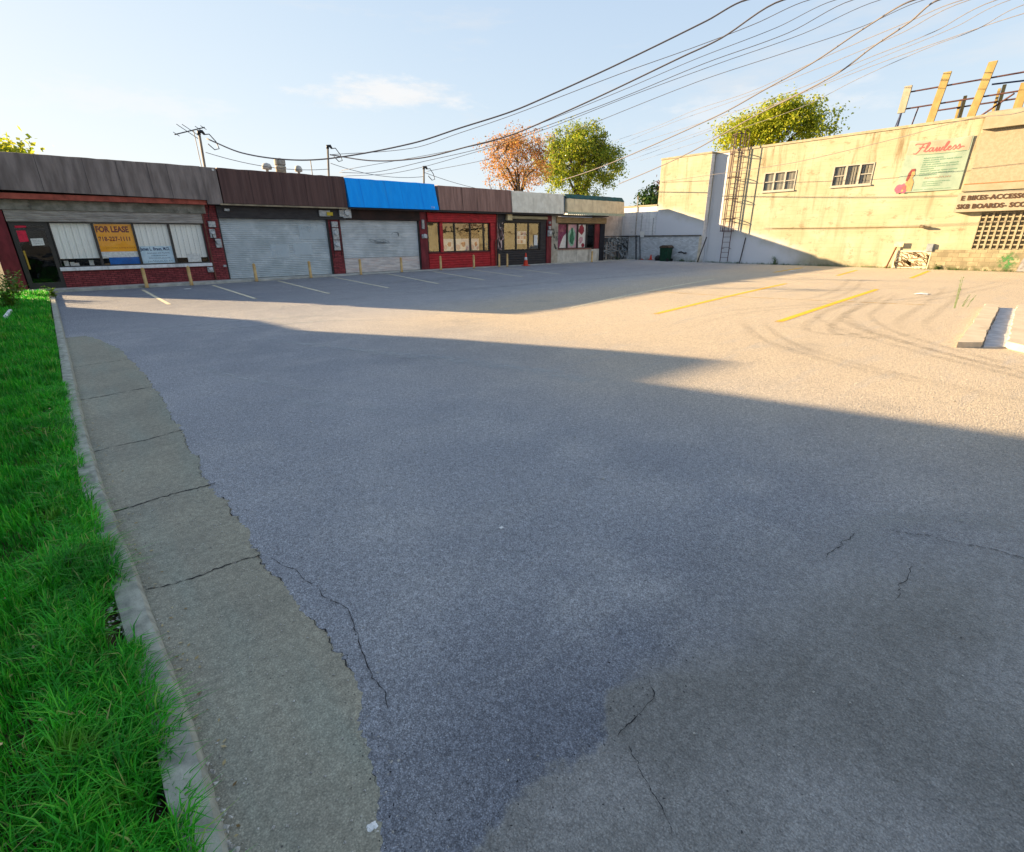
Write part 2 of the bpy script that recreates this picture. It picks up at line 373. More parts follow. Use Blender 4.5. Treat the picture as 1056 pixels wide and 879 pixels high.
# ------------------------------------------------------------------ the lot
def ss(a, b, x): t = min(1, max(0, (x-a)/(b-a))); return t*t*(3-2*t)
def gz(x, y): return .075*ss(3, 14, x)*ss(16, 22.5, y) - .09*math.exp(-((x-8.5)/4)**2-((y-9.5)/4)**2)
def kerb_x(y):
    P = [(-8, .12), (0, -.04), (1.6, -.05), (2.9, -.115), (4.06, -.185), (5.84, -.245), (9.2, -.31), (14, -.42), (19.5, -.55), (24, -.66)]
    for (a, b), (c, d) in zip(P, P[1:]):
        if a <= y <= c: return b + (d-b)*(y-a)/(c-a)
    return P[0][1] if y < P[0][0] else P[-1][1]
ASPH = mat_asphalt()
def ground():
    xs = [-600, -200, -80, -30, -12] + [i for i in range(-6, 36)] + [40, 50, 80, 200, 700]
    ys = [-500, -150, -50, -20] + [i*1.0 for i in range(-8, 15)] + [15+.5*i for i in range(0, 24)] + [28, 34, 50, 100, 300, 900]
    mb = MB(); mb.v = [(x, y, gz(x, y)) for y in ys for x in xs]; n = len(xs)
    mb.f = [(j*n+i, j*n+i+1, (j+1)*n+i+1, (j+1)*n+i) for j in range(len(ys)-1) for i in range(n-1)]
    return tag(mb.obj('parking_lot', ASPH, smooth=True), kind='structure')
LOT = ground()

def strip_decal(name, pts, width, mat, z=.004, parent=LOT, soft=.3, ends=.06, step=.25):
    P = [Vector((p[0], p[1], 0)) for p in pts]
    # Catmull-Rom resample
    Q = []
    for i in range(len(P)-1):
        a, b, c, d = P[max(i-1, 0)], P[i], P[i+1], P[min(i+2, len(P)-1)]
        k = max(2, int((c-b).length/step))
        for j in range(k):
            t = j/k; Q.append(.5*((2*b) + (c-a)*t + (2*a-5*b+4*c-d)*t*t + (3*b-a-3*c+d)*t**3))
    Q.append(P[-1]); n = len(Q); mb = MB(); fade = []
    for i, p in enumerate(Q):
        d = (Q[min(i+1, n-1)] - Q[max(i-1, 0)]).normalized(); q = Vector((-d.y, d.x, 0))
        e = min(1, min(i, n-1-i)/max(1, n*ends))
        for s_, f_ in ((-.5, 0), (-.5+soft/2, 1), (.5-soft/2, 1), (.5, 0)):
            x = p + q*width*s_; mb.v.append((x.x, x.y, gz(x.x, x.y)+z)); fade.append(f_*e)
    mb.f = [(i*4+k, (i+1)*4+k, (i+1)*4+k+1, i*4+k+1) for i in range(n-1) for k in range(3)]
    return mb.obj(name, mat, parent, fade=fade)

PAINT_OLD = mat_decal('old_bay_paint', 'e8dcba', 9, (.28, .48), .85)
PAINT_Y = mat_decal('yellow_bay_paint', 'e8b830', 12, (.27, .46), .95)
PAINT_T = mat_decal('thin_yellow_paint', 'dcae4c', 5, (.36, .58), .7)
RUBBER = mat_decal('tyre_rubber', '2b2622', 5, (.25, .75), .17)
DUST = mat_decal('pale_dust', 'b9bcbb', 4, (.32, .7), .5)
BROWNDUST = mat_decal('grey_dust', 'a3a39c', 3, (.35, .7), .4)
for a, b in [((1.75, 22.5), (1.8, 16.4)), ((4.02, 22.8), (3.93, 16.2)), ((6.5, 23.0), (6.1, 16.1)), ((8.85, 22.7), (8.4, 16.5)), ((11.5, 22.9), (10.6, 16.7)), ((13.9, 22.6), (12.9, 16.8)), ((16.2, 22.6), (15.2, 17)), ((18.5, 22.6), (17.6, 17))]:
    strip_decal('bay_line', (a, b), .11, PAINT_OLD, soft=.2)
strip_decal('bay_line', ((9.26, 8.88), (20.2, 10.65)), .12, PAINT_OLD, soft=.2)
for a, b in [((9.87, 6.64), (19.7, 7.7)), ((10.47, 4.17), (19.5, 4.84)), ((24.98, 7.8), (29.8, 8.47)), ((25.28, 5.29), (31.3, 5.89)), ((25.3, 10.6), (30.3, 11.2))]:
    strip_decal('bay_line', (a, b), .15, PAINT_Y, soft=.12)
strip_decal('bay_line', ((13.9, 9.8), (14.6, 6.0), (15.8, 2.65)), .09, PAINT_T, soft=.3)
for pts in ([(19, 4.7), (14.15, 4.2), (12.2, 4.0), (11.3, 3.6), (10.3, 2.9), (9.56, 2.06), (8.98, 1.37), (8.6, .8), (7.9, -.3), (7, -2.2)], [(18.5, 4.5), (13.6, 3.77), (12.4, 3.5), (11, 2.83), (10.04, 2.04), (9.3, 1.29), (8.7, .55), (7.9, -.8)],
            [(14, 5.46), (15.8, 5.32), (19.1, 5.8), (24, 7)], [(12.5, 4.0), (10.39, 3.61), (9.8, 3.2), (9.92, 2.78), (10.9, 2.39)], [(10.5, 4.9), (8.8, 3.8), (7.9, 2.8), (7.4, 1.8), (7.0, .4)], [(22, 3.6), (18, 3.1), (14, 2.75), (11.9, 2.5), (10.5, 1.9)],
            [(27, 2.6), (20, 3.1), (16.5, 3.6), (12, 5.5), (9.5, 5.6), (8.1, 5.2)]):
    strip_decal('tyre_mark', pts, .23, RUBBER, z=.006, soft=.7, ends=.2)
    strip_decal('tyre_mark', [(p[0]+.05, p[1]-.42) for p in pts], .2, RUBBER, z=.006, soft=.7, ends=.2)
for pts, wd in (([(.3, 11.0), (1.6, 11.1), (3.0, 10.9), (4.2, 10.6), (5.4, 9.6)], .20), ([(.2, 11.7), (1.7, 12.0), (3.3, 11.8), (4.6, 11.4)], .34), ([(1.3, 5.6), (1.9, 4.6), (2.2, 4.2)], .3), ([(1.0, 7.8), (1.35, 6.6), (1.9, 5.3)], .16), ([(2.9, 7.5), (4, 5.4), (4.6, 3)], .5), ([(2.2, 9.5), (3.3, 7), (4.0, 5.8)], .25)):
    strip_decal('dust_track', pts, wd, DUST, z=.005, soft=.9, ends=.3)
for pts, wd in (([(4, 19.5), (9, 18.6), (16, 18.9), (24, 20)], 1.3), ([(7, 14.6), (14, 14.2), (24, 14)], .9), ([(2.5, .35), (3.0, .6), (3.6, .35), (4.2, -.5)], .3)):
    strip_decal('dust_track', pts, wd, BROWNDUST, z=.0045, soft=1.0, ends=.3)
# cracks that open in the surface: thin dark ragged ribbons
CRACK = M('crack_dark', '1e1f22', '2c2d30', 30, rough=.95)
def crack(pts, wd, seed, z=.006, jit=.02, n=26):
    r = random.Random(seed); Q = []
    for a, b in zip(pts, pts[1:]):
        for j in range(n): t = j/n; p = Vector((a[0]+(b[0]-a[0])*t, a[1]+(b[1]-a[1])*t, 0)); k_ = min(1, 6*t*(1-t)+.15); Q.append((p.x + jit*5*k_*mnoise.fractal(Vector((p.x*4.5, p.y*4.5, seed)), .7, 2, 5), p.y + jit*5*k_*mnoise.fractal(Vector((p.x*4.5, p.y*4.5, seed+50)), .7, 2, 5)))
    Q.append(pts[-1]); ws = [wd*.42*r.uniform(.15, 1.3)*min(1, .25+i/4, .25+(len(Q)-1-i)/4) for i in range(len(Q))]
    MB().ribbon([(x, y, gz(x, y)+z) for x, y in Q], ws, (0, 0, 1)).obj('crack', CRACK, LOT)
crack([(3.25, .46), (3.36, .25), (3.46, -.05), (3.6, -.6)], .012, 1, jit=.007)
crack([(2.69, .60), (2.9, .6), (3.06, .58)], .010, 2, jit=.006)
crack([(2.56, .27), (2.95, .28)], .009, 3, jit=.008, n=20)
crack([(1.32, .77), (1.27, .70), (1.12, .69), (1.05, .69)], .009, 4, jit=.004, n=8)
crack([(1.05, .64), (.99, .52), (.92, .40)], .007, 5, jit=.006)
crack([(.45, 2.55), (.6, 1.9), (.5, 1.3)], .010, 8, jit=.006)

# concrete gutter beside the kerb, its edge ragged where the asphalt laps over it
GUT = mat_asphalt(True)
def gutter():
    P = [(-3, .20), (.2, .24), (.62, .22), (.9, .29), (1.1, .36), (1.25, .40), (1.55, .455), (1.77, .475), (2.1, .455), (2.59, .42), (3.1, .40), (3.75, .385), (5, .40), (6.68, .43), (8.5, .37), (10.0, .28), (11.2, .1), (12, -.1)]
    mb = MB(); y = -3.0; rows = []
    while y < 11.9:
        for (a, b), (c, d) in zip(P, P[1:]):
            if a <= y <= c: x1 = b + (d-b)*(y-a)/(c-a)
        nv = mnoise.fractal(Vector((y*5.5, 1.3, 0)), .75, 2.1, 6); nv2 = mnoise.noise(Vector((y*1.7, 9, 0)))
        x1 += .036*nv + .022*nv2 + .018*mnoise.fractal(Vector((y*31, 4, 0)), .9, 2, 4)
        x0 = kerb_x(y) - .04
        if x1 > x0 + .02: rows.append((x0, x1, y))
        y += .012 if y < 4 else .03
    for x0, x1, yy in rows: mb.v += [(x0, yy, .006), (x1-.02, yy, .006), (x1, yy, .001)]
    mb.f = [(i*3+k, i*3+k+1, i*3+k+4, i*3+k+3) for i in range(len(rows)-1) for k in (0, 1)]
    g = tag(mb.obj('gutter', GUT), kind='structure')
    # open joint where the two surfaces part, here and there
    r = random.Random(17); seg = []
    for x0, x1, yy in rows + [(0, 0, 99)]:
        on = yy < 9 and mnoise.noise(Vector((yy*2.6, 21, 0))) > -.05
        if on: seg.append((x1-.004, yy, .0085))
        elif len(seg) > 4:
            MB().ribbon(seg, [.0055*abs(mnoise.fractal(Vector((p[1]*14, 2, 0)), .8, 2, 4))*2.2*min(1, .2+i/6, .2+(len(seg)-1-i)/6) for i, p in enumerate(seg)], (0, 0, 1)).obj('joint_gap', CRACK, g); seg = []
        else: seg = []
    return g
GUTO = gutter()
def gcrack(y0, y1, wd, seed):
    r = random.Random(seed); x0, x1 = kerb_x(y0)+.01, .42
    Q = [(x0+(x1-x0)*i/30, y0+(y1-y0)*i/30 + r.gauss(0, .005) + .012*math.sin(i*.23+seed*2.3), .009) for i in range(31)]
    MB().ribbon(Q, [wd*.55*r.choice((.1, .4, .8, 1.1, 1.5)) for _ in Q], (0, 0, 1)).obj('crack', CRACK, GUTO)
gcrack(2.66, 2.60, .012, 1); gcrack(3.72, 3.74, .016, 2); gcrack(5.0, 5.1, .014, 3); gcrack(6.9, 7.0, .02, 4); gcrack(8.9, 9.0, .02, 5)

KERBM = M('kerb_concrete', 'b3b2a2', '84857a', 14, rough=.9, bump=.35, bscale=160, stain='6a6d62', stain_scale=(4, 1, 4), lo=.3, hi=.75)
def kerb():
    r = random.Random(3); mb = MB(); y = 1.0; rows = 0
    while y < 22.7:
        x = kerb_x(y); n1 = mnoise.fractal(Vector((y*2.3, 0, 0)), .8, 2, 5); n2 = .5*mnoise.fractal(Vector((y*9, 4, 0)), .7, 2, 5)
        chip = max(0, mnoise.noise(Vector((y*2.7, 7, 0))) - .25)*.025
        fade = ss(1.0, 1.45, y); gap = 1 - .75*ss(.35, .2, abs(y-2.35))*.55
        hgt = (.088 + .005*n1 - chip*.6)*(.35+.65*fade)*gap; wd = .105 + .012*n2
        a = x + .006*n2
        mb.v += [(a+.006, y, -.01), (a, y, hgt*.55), (a-.012-chip, y, hgt), (a-wd*.55, y, hgt+.003*n2+.003), (a-wd, y, hgt*.98+.003*n1), (a-wd-.01, y, 0)]
        rows += 1; y += .025 if y < 5 else .09
    mb.f = [(i*6+k, i*6+k+1, (i+1)*6+k+1, (i+1)*6+k) for i in range(rows-1) for k in range(5)] + [(0, 1, 2, 3, 4, 5)]
    return tag(mb.obj('kerb', KERBM), kind='structure')
kerb()
SOIL = M('lawn_soil', '2a3212', '3b3018', 5, rough=1, bump=.6, bscale=25)
def lawn():
    xs = [-60, -30, -15, -8, -5, -3.5, -2.5, -1.8, -1.4, -1.0, -.75, -.55, -.4, -.27, -.16, -.08]; mb = MB(); ys = [-12, -6, -2] + [i*.25 for i in range(0, 94)]
    for y in ys:
        for i, d in enumerate(xs):
            x = kerb_x(y) + d; e = ss(0, .3, -d)
            mb.v.append((x, y, -.02 if i == len(xs)-1 else .015 + .065*e + .02*mnoise.noise(Vector((x*2, y*2, 0)))*e))
    n = len(xs); mb.f = [(j*n+i, j*n+i+1, (j+1)*n+i+1, (j+1)*n+i) for j in range(len(ys)-1) for i in range(n-1)]
    tag(mb.obj('lawn', SOIL, smooth=True), kind='structure')
    MB().box(-60, -1.75, 23.27, 60, -.05, .055).obj('side_yard', SOIL)['kind'] = 'structure'
lawn()

# grass: blades bent over two segments, merged in one object
def grass():
    rng = np.random.default_rng(5)
    def ky(y): return np.interp(y, [-8, 0, 1.6, 2.9, 4.06, 5.84, 9.2, 14, 19.5, 24], [.12, -.04, -.05, -.115, -.185, -.245, -.31, -.42, -.55, -.66])
    P = []
    def patch(n, y0, y1, d0, d1, h0, h1, wd, edge=0.0, lean=.6, pw=1.0):
        y = rng.uniform(y0, y1, n); d = d0 + (d1-d0)*rng.uniform(0, 1, n)**pw; x = ky(y) - d
        P.append((x, y, rng.uniform(h0, h1, n)*(1 if not edge else 1), np.full(n, wd)*rng.uniform(.6, 1.3, n), np.full(n, lean)))
    patch(36000, .3, 3.2, .09, 1.1, .04, .095, .0042)
    patch(13000, .3, 3.2, .07, .34, .05, .15, .005, lean=1.1)
    patch(32000, 3.2, 7.5, .10, 1.2, .04, .10, .006)
    patch(7000, 3.2, 7.5, .08, .28, .05, .14, .0065, lean=1.0)
    patch(26000, 7.5, 14, .12, 1.6, .06, .13, .010)
    patch(24000, 14, 22.6, .14, 2.0, .06, .15, .015)
    patch(14000, -3, 22, 1.0, 5.0, .06, .14, .016)
    x, y, h, wd, lean = [np.concatenate(a) for a in zip(*P)]
    # clumps: taller, paler tufts here and there, bare spots by the kerb
    cl = np.array([mnoise.noise(Vector((a*3.1, b*2.2, 0))) for a, b in zip(x, y)]); cl2 = np.array([mnoise.noise(Vector((a*9, b*7, 3))) for a, b in zip(x, y)])
    keep = (cl2 > -.42) | ((ky(y)-x) > .3)
    keep &= ~((np.abs(y-2.42) < .2) & ((ky(y)-x) < .17))
    keep &= (np.hypot(x, y) > .35)
    x, y, h, wd, lean, cl, cl2 = [a[keep] for a in (x, y, h, wd, lean, cl, cl2)]
    h = h*(1 + .75*cl + .55*cl2); n = len(x)
    dk = ky(y)-x; base = .015 + .065*np.clip(dk/.3, 0, 1)
    an = rng.uniform(0, 2*np.pi, n); ln = rng.uniform(.15, 1.0, n)*lean*h
    # blades near the kerb hang over towards it
    over = np.clip(1 - dk/.22, 0, 1); bx = np.cos(an)*ln + over*h*.45; by = np.sin(an)*ln
    px, py = -np.sin(an)*wd/2, np.cos(an)*wd/2
    tw = rng.uniform(-.5, .5, n)
    V = np.zeros((n, 5, 3))
    V[:, 0] = np.stack([x-px, y-py, base-.01], 1); V[:, 1] = np.stack([x+px, y+py, base-.01], 1)
    mx_, my_ = x+bx*.35, y+by*.35; mz = base + h*.62
    V[:, 2] = np.stack([mx_-px*.85, my_-py*.85, mz], 1); V[:, 3] = np.stack([mx_+px*.85, my_+py*.85, mz], 1)
    V[:, 4] = np.stack([x+bx, y+by, base + h*(1-.35*np.minimum(1, np.hypot(bx, by)/np.maximum(h, 1e-4)))], 1)
    me = bpy.data.meshes.new('grass'); me.vertices.add(n*5); me.vertices.foreach_set('co', V.reshape(-1))
    i0 = np.arange(n)*5
    loops = np.stack([i0, i0+1, i0+3, i0+2, i0+2, i0+3, i0+4], 1).reshape(-1)
    me.loops.add(n*7); me.loops.foreach_set('vertex_index', loops.astype(np.int32)); me.polygons.add(n*2)
    me.polygons.foreach_set('loop_start', np.stack([np.arange(n)*7, np.arange(n)*7+4], 1).reshape(-1).astype(np.int32))
    me.polygons.foreach_set('use_smooth', np.ones(n*2, bool)); me.update(calc_edges=True); me.validate()
    t = T('grass_blades'); r = t.island(); cr = N(t.t, 'ShaderNodeValToRGB'); t.L(r, cr.inputs[0]); e = cr.color_ramp.elements
    cols = [(.020, .25, .015), (.04, .45, .018), (.075, .60, .026), (.20, .66, .045), (.56, .50, .18)]; pos = [0, .4, .72, .94, 1]
    while len(e) < 5: e.new(.5)
    for i in range(5): e[i].position = pos[i]; e[i].color = cols[i] + (1,)
    big = t.noise(t.vec((1, 1, .2)), 2.4, 4); c = t.mix(t.ramp(big, .38, .68, 0, .6), cr.outputs[0], (.010, .16, .014, 1))
    yl = t.noise(t.vec((1, 1, .2), (5, 2, 0)), 2.0, 3); c = t.mix(t.ramp(yl, .60, .72, 0, .55), c, (.16, .30, .02, 1))
    t.col(c); t.set(.5, 0, .35)
    tl = N(t.t, 'ShaderNodeBsdfTranslucent'); t.L(c, tl.inputs[0]); ms = N(t.t, 'ShaderNodeMixShader'); ms.inputs[0].default_value = .35
    t.L(t.b.outputs[0], ms.inputs[1]); t.L(tl.outputs[0], ms.inputs[2]); t.L(ms.outputs[0], t.out.inputs[0])
    me.materials.append(t.m); o = bpy.data.objects.new('grass', me); COL.objects.link(o)
    tag(o, 'vivid green unmown grass along the kerb on the left', 'grass', kind='stuff')
grass()
# grit and pebbles on the gutter and lot
def grit():
    r = random.Random(9); mb = MB()
    def peb(x, y, s, z):
        p = [Vector((r.gauss(0, 1), r.gauss(0, 1), r.gauss(0, 1))).normalized()*s*r.uniform(.7, 1.2) for _ in range(5)]
        c = Vector((x, y, z+s*.5)); d = [c+Vector((s, 0, 0)), c+Vector((-s, .2*s, 0)), c+Vector((0, s, 0)), c+Vector((.1*s, -s, 0)), c+Vector((0, 0, s*.8)), c-Vector((0, 0, s*.6))]
        d = [q + Vector((r.uniform(-.3, .3), r.uniform(-.3, .3), r.uniform(-.2, .2)))*s for q in d]
        mb.add(d, [(0, 2, 4), (2, 1, 4), (1, 3, 4), (3, 0, 4), (2, 0, 5), (1, 2, 5), (3, 1, 5), (0, 3, 5)])
    for _ in range(620): y = r.uniform(.5, 4)**1.0; peb(kerb_x(y)+r.uniform(.01, .5), y, r.choice((.0016, .002, .0025, .0035, .005)), .006)
    for _ in range(520): peb(r.uniform(.3, 4.5), r.uniform(-.2, 3.5), r.choice((.0015, .002, .003, .0045)), .002)
    for _ in range(150): peb(r.uniform(1, 12), r.uniform(0, 12), r.choice((.004, .006, .010)), .002)
    for _ in range(120): y = r.uniform(2.15, 2.7); peb(kerb_x(y)-r.uniform(.05, .2), y, r.uniform(.004, .011), .04)
    for _ in range(170): y = r.uniform(.6, 1.5); peb(kerb_x(y)+r.uniform(-.14, .03), y, r.uniform(.004, .012), .02)
    tag(mb.obj('grit', M('pale_grit', 'c9c6bd', '8d8a83', 60, rough=.9)), 'pale grit and small stones scattered over the pavement', 'gravel', kind='stuff')
grit()
def crumple(name, label, cat, c, s, mat, flat=.5, seed=1):
    r = random.Random(seed); n = 8; vs = []
    for i in range(n):
        for j in range(n):
            u, v = i/(n-1)-.5, j/(n-1)-.5; vs.append((c[0]+u*s*1.3 + r.gauss(0, s*.05), c[1]+v*s + r.gauss(0, s*.05), c[2]+.004 + s*flat*(.25-u*u-v*v+.25)*.6*r.uniform(.6, 1.3)))
    return tag(MB().add(vs, [(i*n+j, (i+1)*n+j, (i+1)*n+j+1, i*n+j+1) for i in range(n-1) for j in range(n-1)]).obj(name, mat), label, cat)
PAPER = M('white_paper', 'e8e8e4', 'cfcfca', 20, rough=.8)
crumple('paper_scrap', 'crumpled white paper scrap on the concrete gutter at the bottom', 'litter', G(384, 854), .022, PAPER, 1.0, 2)
crumple('paper_scrap', 'tiny white scrap lying in the middle of the shaded asphalt', 'litter', G(517, 545), .02, PAPER, .8, 4)
crumple('leaf_litter', 'pale tan dead leaf lying in the grass at the left edge', 'leaf', (-.545, 1.83, .15), .05, M('dead_leaf', 'd9bd86', 'b99a60', 30, rough=.8), .6, 3)
crumple('paper_scrap', 'flat white scrap between the faded bay lines of the first shop', 'litter', (3.0, 21.5, .0), .16, PAPER, .3, 5)
crumple('paper_scrap', 'white scrap on the sunlit asphalt beyond the long yellow bay line', 'litter', G(951, 303.5), .3, PAPER, .3, 6)
crumple('paper_scrap', 'white scrap on the tarmac between the two far bay lines', 'litter', G(817, 279.5), .25, PAPER, .3, 7)

# ------------------------------------------------------------------ sidewalk in front of the shops
CONC = M('sidewalk_concrete', 'c2c1b8', 'a09f97', 2.5, rough=.9, bump=.3, bscale=60, stain='6d6c66', stain_scale=(1, 1, 1))
MB().box(-1.9, 32.1, 23.3, 25.0, -.05, .1, .012).obj('sidewalk', CONC)['kind'] = 'structure'

# ------------------------------------------------------------------ shops
YF = 24.1
BRICKRED = M('painted_red_brick', 'a0484a', '803436', 6, brick=('x', .21, .068, '51262a'), rough=.8)
DKRED = M('dark_red_paint', '7e2c34', '621f26', 5, stretch=(1, 1, .4), rough=.6, stain='2a1012')
DARK = M('dark_interior', '14161a', '1d1f22', 3, rough=.9)
BLACK = M('black_metal', '1b1c1f', '26272a', 6, rough=.45, spec=.4)
FRAME = M('dark_bronze_frame', '232120', '312c2a', 8, rough=.4, spec=.5)
GLASS = mat_glass('shop_glass', (.97, .98, .98), 1.45); GLASS2 = mat_glass('mirror_like_shop_glass', (.88, .9, .9), 3.0)
BLIND = M('white_blind', 'faf9f2', 'e6e5dc', 14, stretch=(9, 1, .05), rough=.8)
GREYFASC = M('weathered_grey_fascia', '8c807a', '6a605b', 1.6, stretch=(3, 1, .5), rough=.85, stain='5a5250', stain_scale=(3, 1, .3), bump=.15, bscale=15, lo=.3, hi=.7)
MAROONFASC = M('dark_maroon_fascia', '5e4540', '4c3633', 2, stretch=(4, 1, .2), rough=.7, stain='604c47', stain_scale=(7, 1, .3))
BLUEFASC = M('blue_vinyl_awning', (.008, .36, .98), (.006, .31, .90), 2, stretch=(2, 1, .3), rough=.75, spec=.15, stain=(.03,.30,.74), stain_scale=(3, 1, .4))
BROWNFASC = M('brown_fascia', '9c7a6e', '83645a', 2, stretch=(3, 1, .3), rough=.8, stain='4f3b36', stain_scale=(4, 1, .3))
CREAMFASC = M('pale_stone_fascia', 'ece7d7', 'dad4c3', 2.5, rough=.9, stain='9a9585', stain_scale=(5, 1, .3))
TANFASC = M('tan_fascia_panel', 'f0dcb4', 'dcc7a0', 2.5, rough=.85, stain='9c8b6c', stain_scale=(3, 1, .4))
GREENBAND = M('green_trim_metal', '1f5a50', '163f3a', 4, stretch=(2, 1, 1), rough=.6, stain='6b4a34', stain_scale=(3, 1, 3))
TRIMRED = M('rusty_red_trim', 'b25a49', '8c4335', 3, rough=.7, stain='3a201c', stain_scale=(2, 1, 1))
BEAM = M('mossy_concrete_beam', '98958b', '706f65', 3, rough=.95, stain='34352f', stain_scale=(2, 1, 2), bump=.4, bscale=30)
SHUT = M('grey_shutter_steel', 'bcc5c9', 'a6b0b4', 1.2, stretch=(1, 1, 1), rough=.45, metal=.1, stain='d2d9dc', stain_scale=(1, 1, 1.2), spec=.4)
SHUT2 = M('pale_shutter_steel', 'c6cccf', 'aeb5b8', 1.2, rough=.45, metal=.1, stain='dde0e0', stain_scale=(.5, 1, 2), spec=.4)
SHUTBOX = M('shutter_box', 'aca69f', '8c867f', 2, stretch=(1, 1, 4), rough=.6)
WHITEP = M('white_paint', 'eeeeee', 'd8d8d8', 8, rough=.6, stain='9a9a98')
REDP = M('bright_red_paint', 'bc2c33', '9c2329', 3, stretch=(1, 1, 3), rough=.55, stain='6c1a1c', stain_scale=(3, 1, 1))
BLACKP = M('black_painted_board', '3a383a', '2c2a2d', 3, stretch=(1, 1, 3), rough=.6)
METER = M('meter_grey', 'b8baba', '909394', 10, rough=.5, metal=.2)
def slats(mb, x0, x1, z0, z1, y, pitch=.075, dep=.018):
    prof = []; z = z0
    while z < z1 - 1e-6:
        e = min(z+pitch, z1); prof += [(y, z+.002), (y-dep*.7, z+(e-z)*.25), (y-dep, z+(e-z)*.55), (y-dep*.75, z+(e-z)*.85), (y, e-.004)]; z = e
    vs = [(x0, p[0], p[1]) for p in prof] + [(x1, p[0], p[1]) for p in prof]; n = len(prof)
    return mb.add(vs, [(i, n+i, n+i+1, i+1) for i in range(n-1)])
def fascia(x0, x1, zb, zt, yb, yt, mat, parent, seams=0, name='fascia', zbr=None, seam_mat=None):
    mb = MB(); zbr = zb if zbr is None else zbr; nx = max(2, int((x1-x0)/.25)); r = random.Random(int(x0*100))
    yk = 24.7; vs = []; rows = []
    for i in range(nx+1):
        t = i/nx; x = x0+(x1-x0)*t; b = zb+(zbr-zb)*t; w1 = r.gauss(0, .002); w2 = r.gauss(0, .004); zz = zt + r.gauss(0, .006)
        rows.append([(x, yk, b), (x, yb+w1, b), (x, (yb+yt)/2+w2, (b+zt)/2), (x, yt+w1, zz), (x, yt+.06, zz+.012), (x, yk, zz)])
    for q in rows: vs += q
    mb.add(vs, [(i*6+k, (i+1)*6+k, (i+1)*6+(k+1) % 6, i*6+(k+1) % 6) for i in range(nx) for k in range(6)] + [tuple(range(5, -1, -1)), tuple(nx*6+k for k in range(6))])
    o = mb.obj(name, mat, parent)
    if seams:
        for k in range(1, seams+1):
            x = x0+(x1-x0)*(k/(seams+1)) + r.uniform(-.3, .3); sm = MB()
            sm.quad((x-.007, yb-.012, zb+.02+(zbr-zb)*k/(seams+1)), (x+.007, yb-.012, zb+.02+(zbr-zb)*k/(seams+1)), (x+.007, yt-.012, zt-.02), (x-.007, yt-.012, zt-.02))
            sm.obj('panel_seam', seam_mat or M('grey_seam', '57504f', '4a4444', 5, rough=.9), o)  # thin dark strip along the panel joint
    return o
def window(x0, x1, z0, z1, parent, y=YF, glass=GLASS, fr=FRAME, fw=.045, name='window'):
    f = MB()
    f.box(x0, x0+fw, y-.03, y+.05, z0, z1).box(x1-fw, x1, y-.03, y+.05, z0, z1).box(x0+fw, x1-fw, y-.028, y+.05, z0, z0+fw).box(x0+fw, x1-fw, y-.028, y+.05, z1-fw, z1)
    o = f.obj(name, fr, parent)
    MB().quad((x0+fw, y+.012, z0+fw), (x1-fw, y+.012, z0+fw), (x1-fw, y+.012, z1-fw), (x0+fw, y+.012, z1-fw)).obj('pane', glass, o)
    return o
def room(x0, x1, parent, mat=DARK, dep=2.2):
    MB().quad((x0, YF+dep, .1), (x1, YF+dep, .1), (x1, YF+dep, 2.9), (x0, YF+dep, 2.9)).quad((x0, YF+.12, .1), (x0, YF+dep, .1), (x0, YF+dep, 2.9), (x0, YF+.12, 2.9)).quad((x1, YF+.12, .1), (x1, YF+dep, .1), (x1, YF+dep, 2.9), (x1, YF+.12, 2.9)).quad((x0, YF+.12, 2.8), (x1, YF+.12, 2.8), (x1, YF+dep, 2.8), (x0, YF+dep, 2.8)).quad((x0, YF+.12, .11), (x1, YF+.12, .11), (x1, YF+dep, .11), (x0, YF+dep, .11)).obj('interior', mat, parent)
def meter(parent, x, z, y, w=.2, h=.3, dial=True, pipe=None):
    o = MB().box(x-w/2, x+w/2, y-.1, y, z, z+h, .015).obj('meter_box', METER, parent)
    if dial: 
        d = MB(); d.tube([(x, y-.1, z+h*.6), (x, y-.17, z+h*.6)], [w*.36, w*.32], 14); d.obj('meter_dial', M('meter_glass', 'c9cdd0', 'a0a5a8', 8, rough=.2), o, smooth=False)
    return o
def cable(parent, pts, r=.014): return MB().tube(pts, r, 6).obj('cable', BLACK, parent, smooth=True)
ROOFM = M('flat_roof_membrane', '6f6c68', '55524f', 2, rough=.95)
SIDEWALL = M('side_wall_block', '8d857c', '746d66', 3, rough=.9, brick=('y', .4, .2, '5b564f'))
def shop_body(p, x0, x1, back=36):
    MB().box(x0+.004, x1-.004, 24.72, back, 3.95, 4.12).obj('roof', ROOFM, p)
    MB().box(x0+.004, x1-.004, back-.2, back, .0, 3.94).obj('rear_wall', SIDEWALL, p)

# shop 1: clinic front
s1 = thing('shop', 'leftmost shop with grey weathered fascia, white blinds and a glass door', 'shop', (1.7, YF, 0))
shop_body(s1, -1.75, 5.2)
MB().box(-1.75, -1.55, 24.2, 35.8, 0, 3.94).obj('side_wall', SIDEWALL, s1)
fascia(-1.75, 4.62, 3.19, 4.27, 23.6, 23.72, GREYFASC, s1, 6, zbr=3.09)
fascia(4.622, 5.16, 2.95, 4.25, 23.59, 23.71, GREYFASC, s1, 0)
MB().box(-1.7, 4.61, 23.68, 23.9, 2.93, 3.1).obj('trim', TRIMRED, s1)
MB().box(-1.7, 4.55, 23.92, 24.3, 2.62, 2.925).obj('beam', BEAM, s1)
bx_ = slats(MB(), -1.25, 4.42, 2.27, 2.615, 23.97, .058, .014); bx_.box(-1.25, 4.42, 23.975, 24.05, 2.26, 2.618).obj('shutter_box', SHUTBOX, s1)
MB().box(-1.74, -1.28, 23.98, 24.3, .1, 2.61).obj('pier', DKRED, s1)
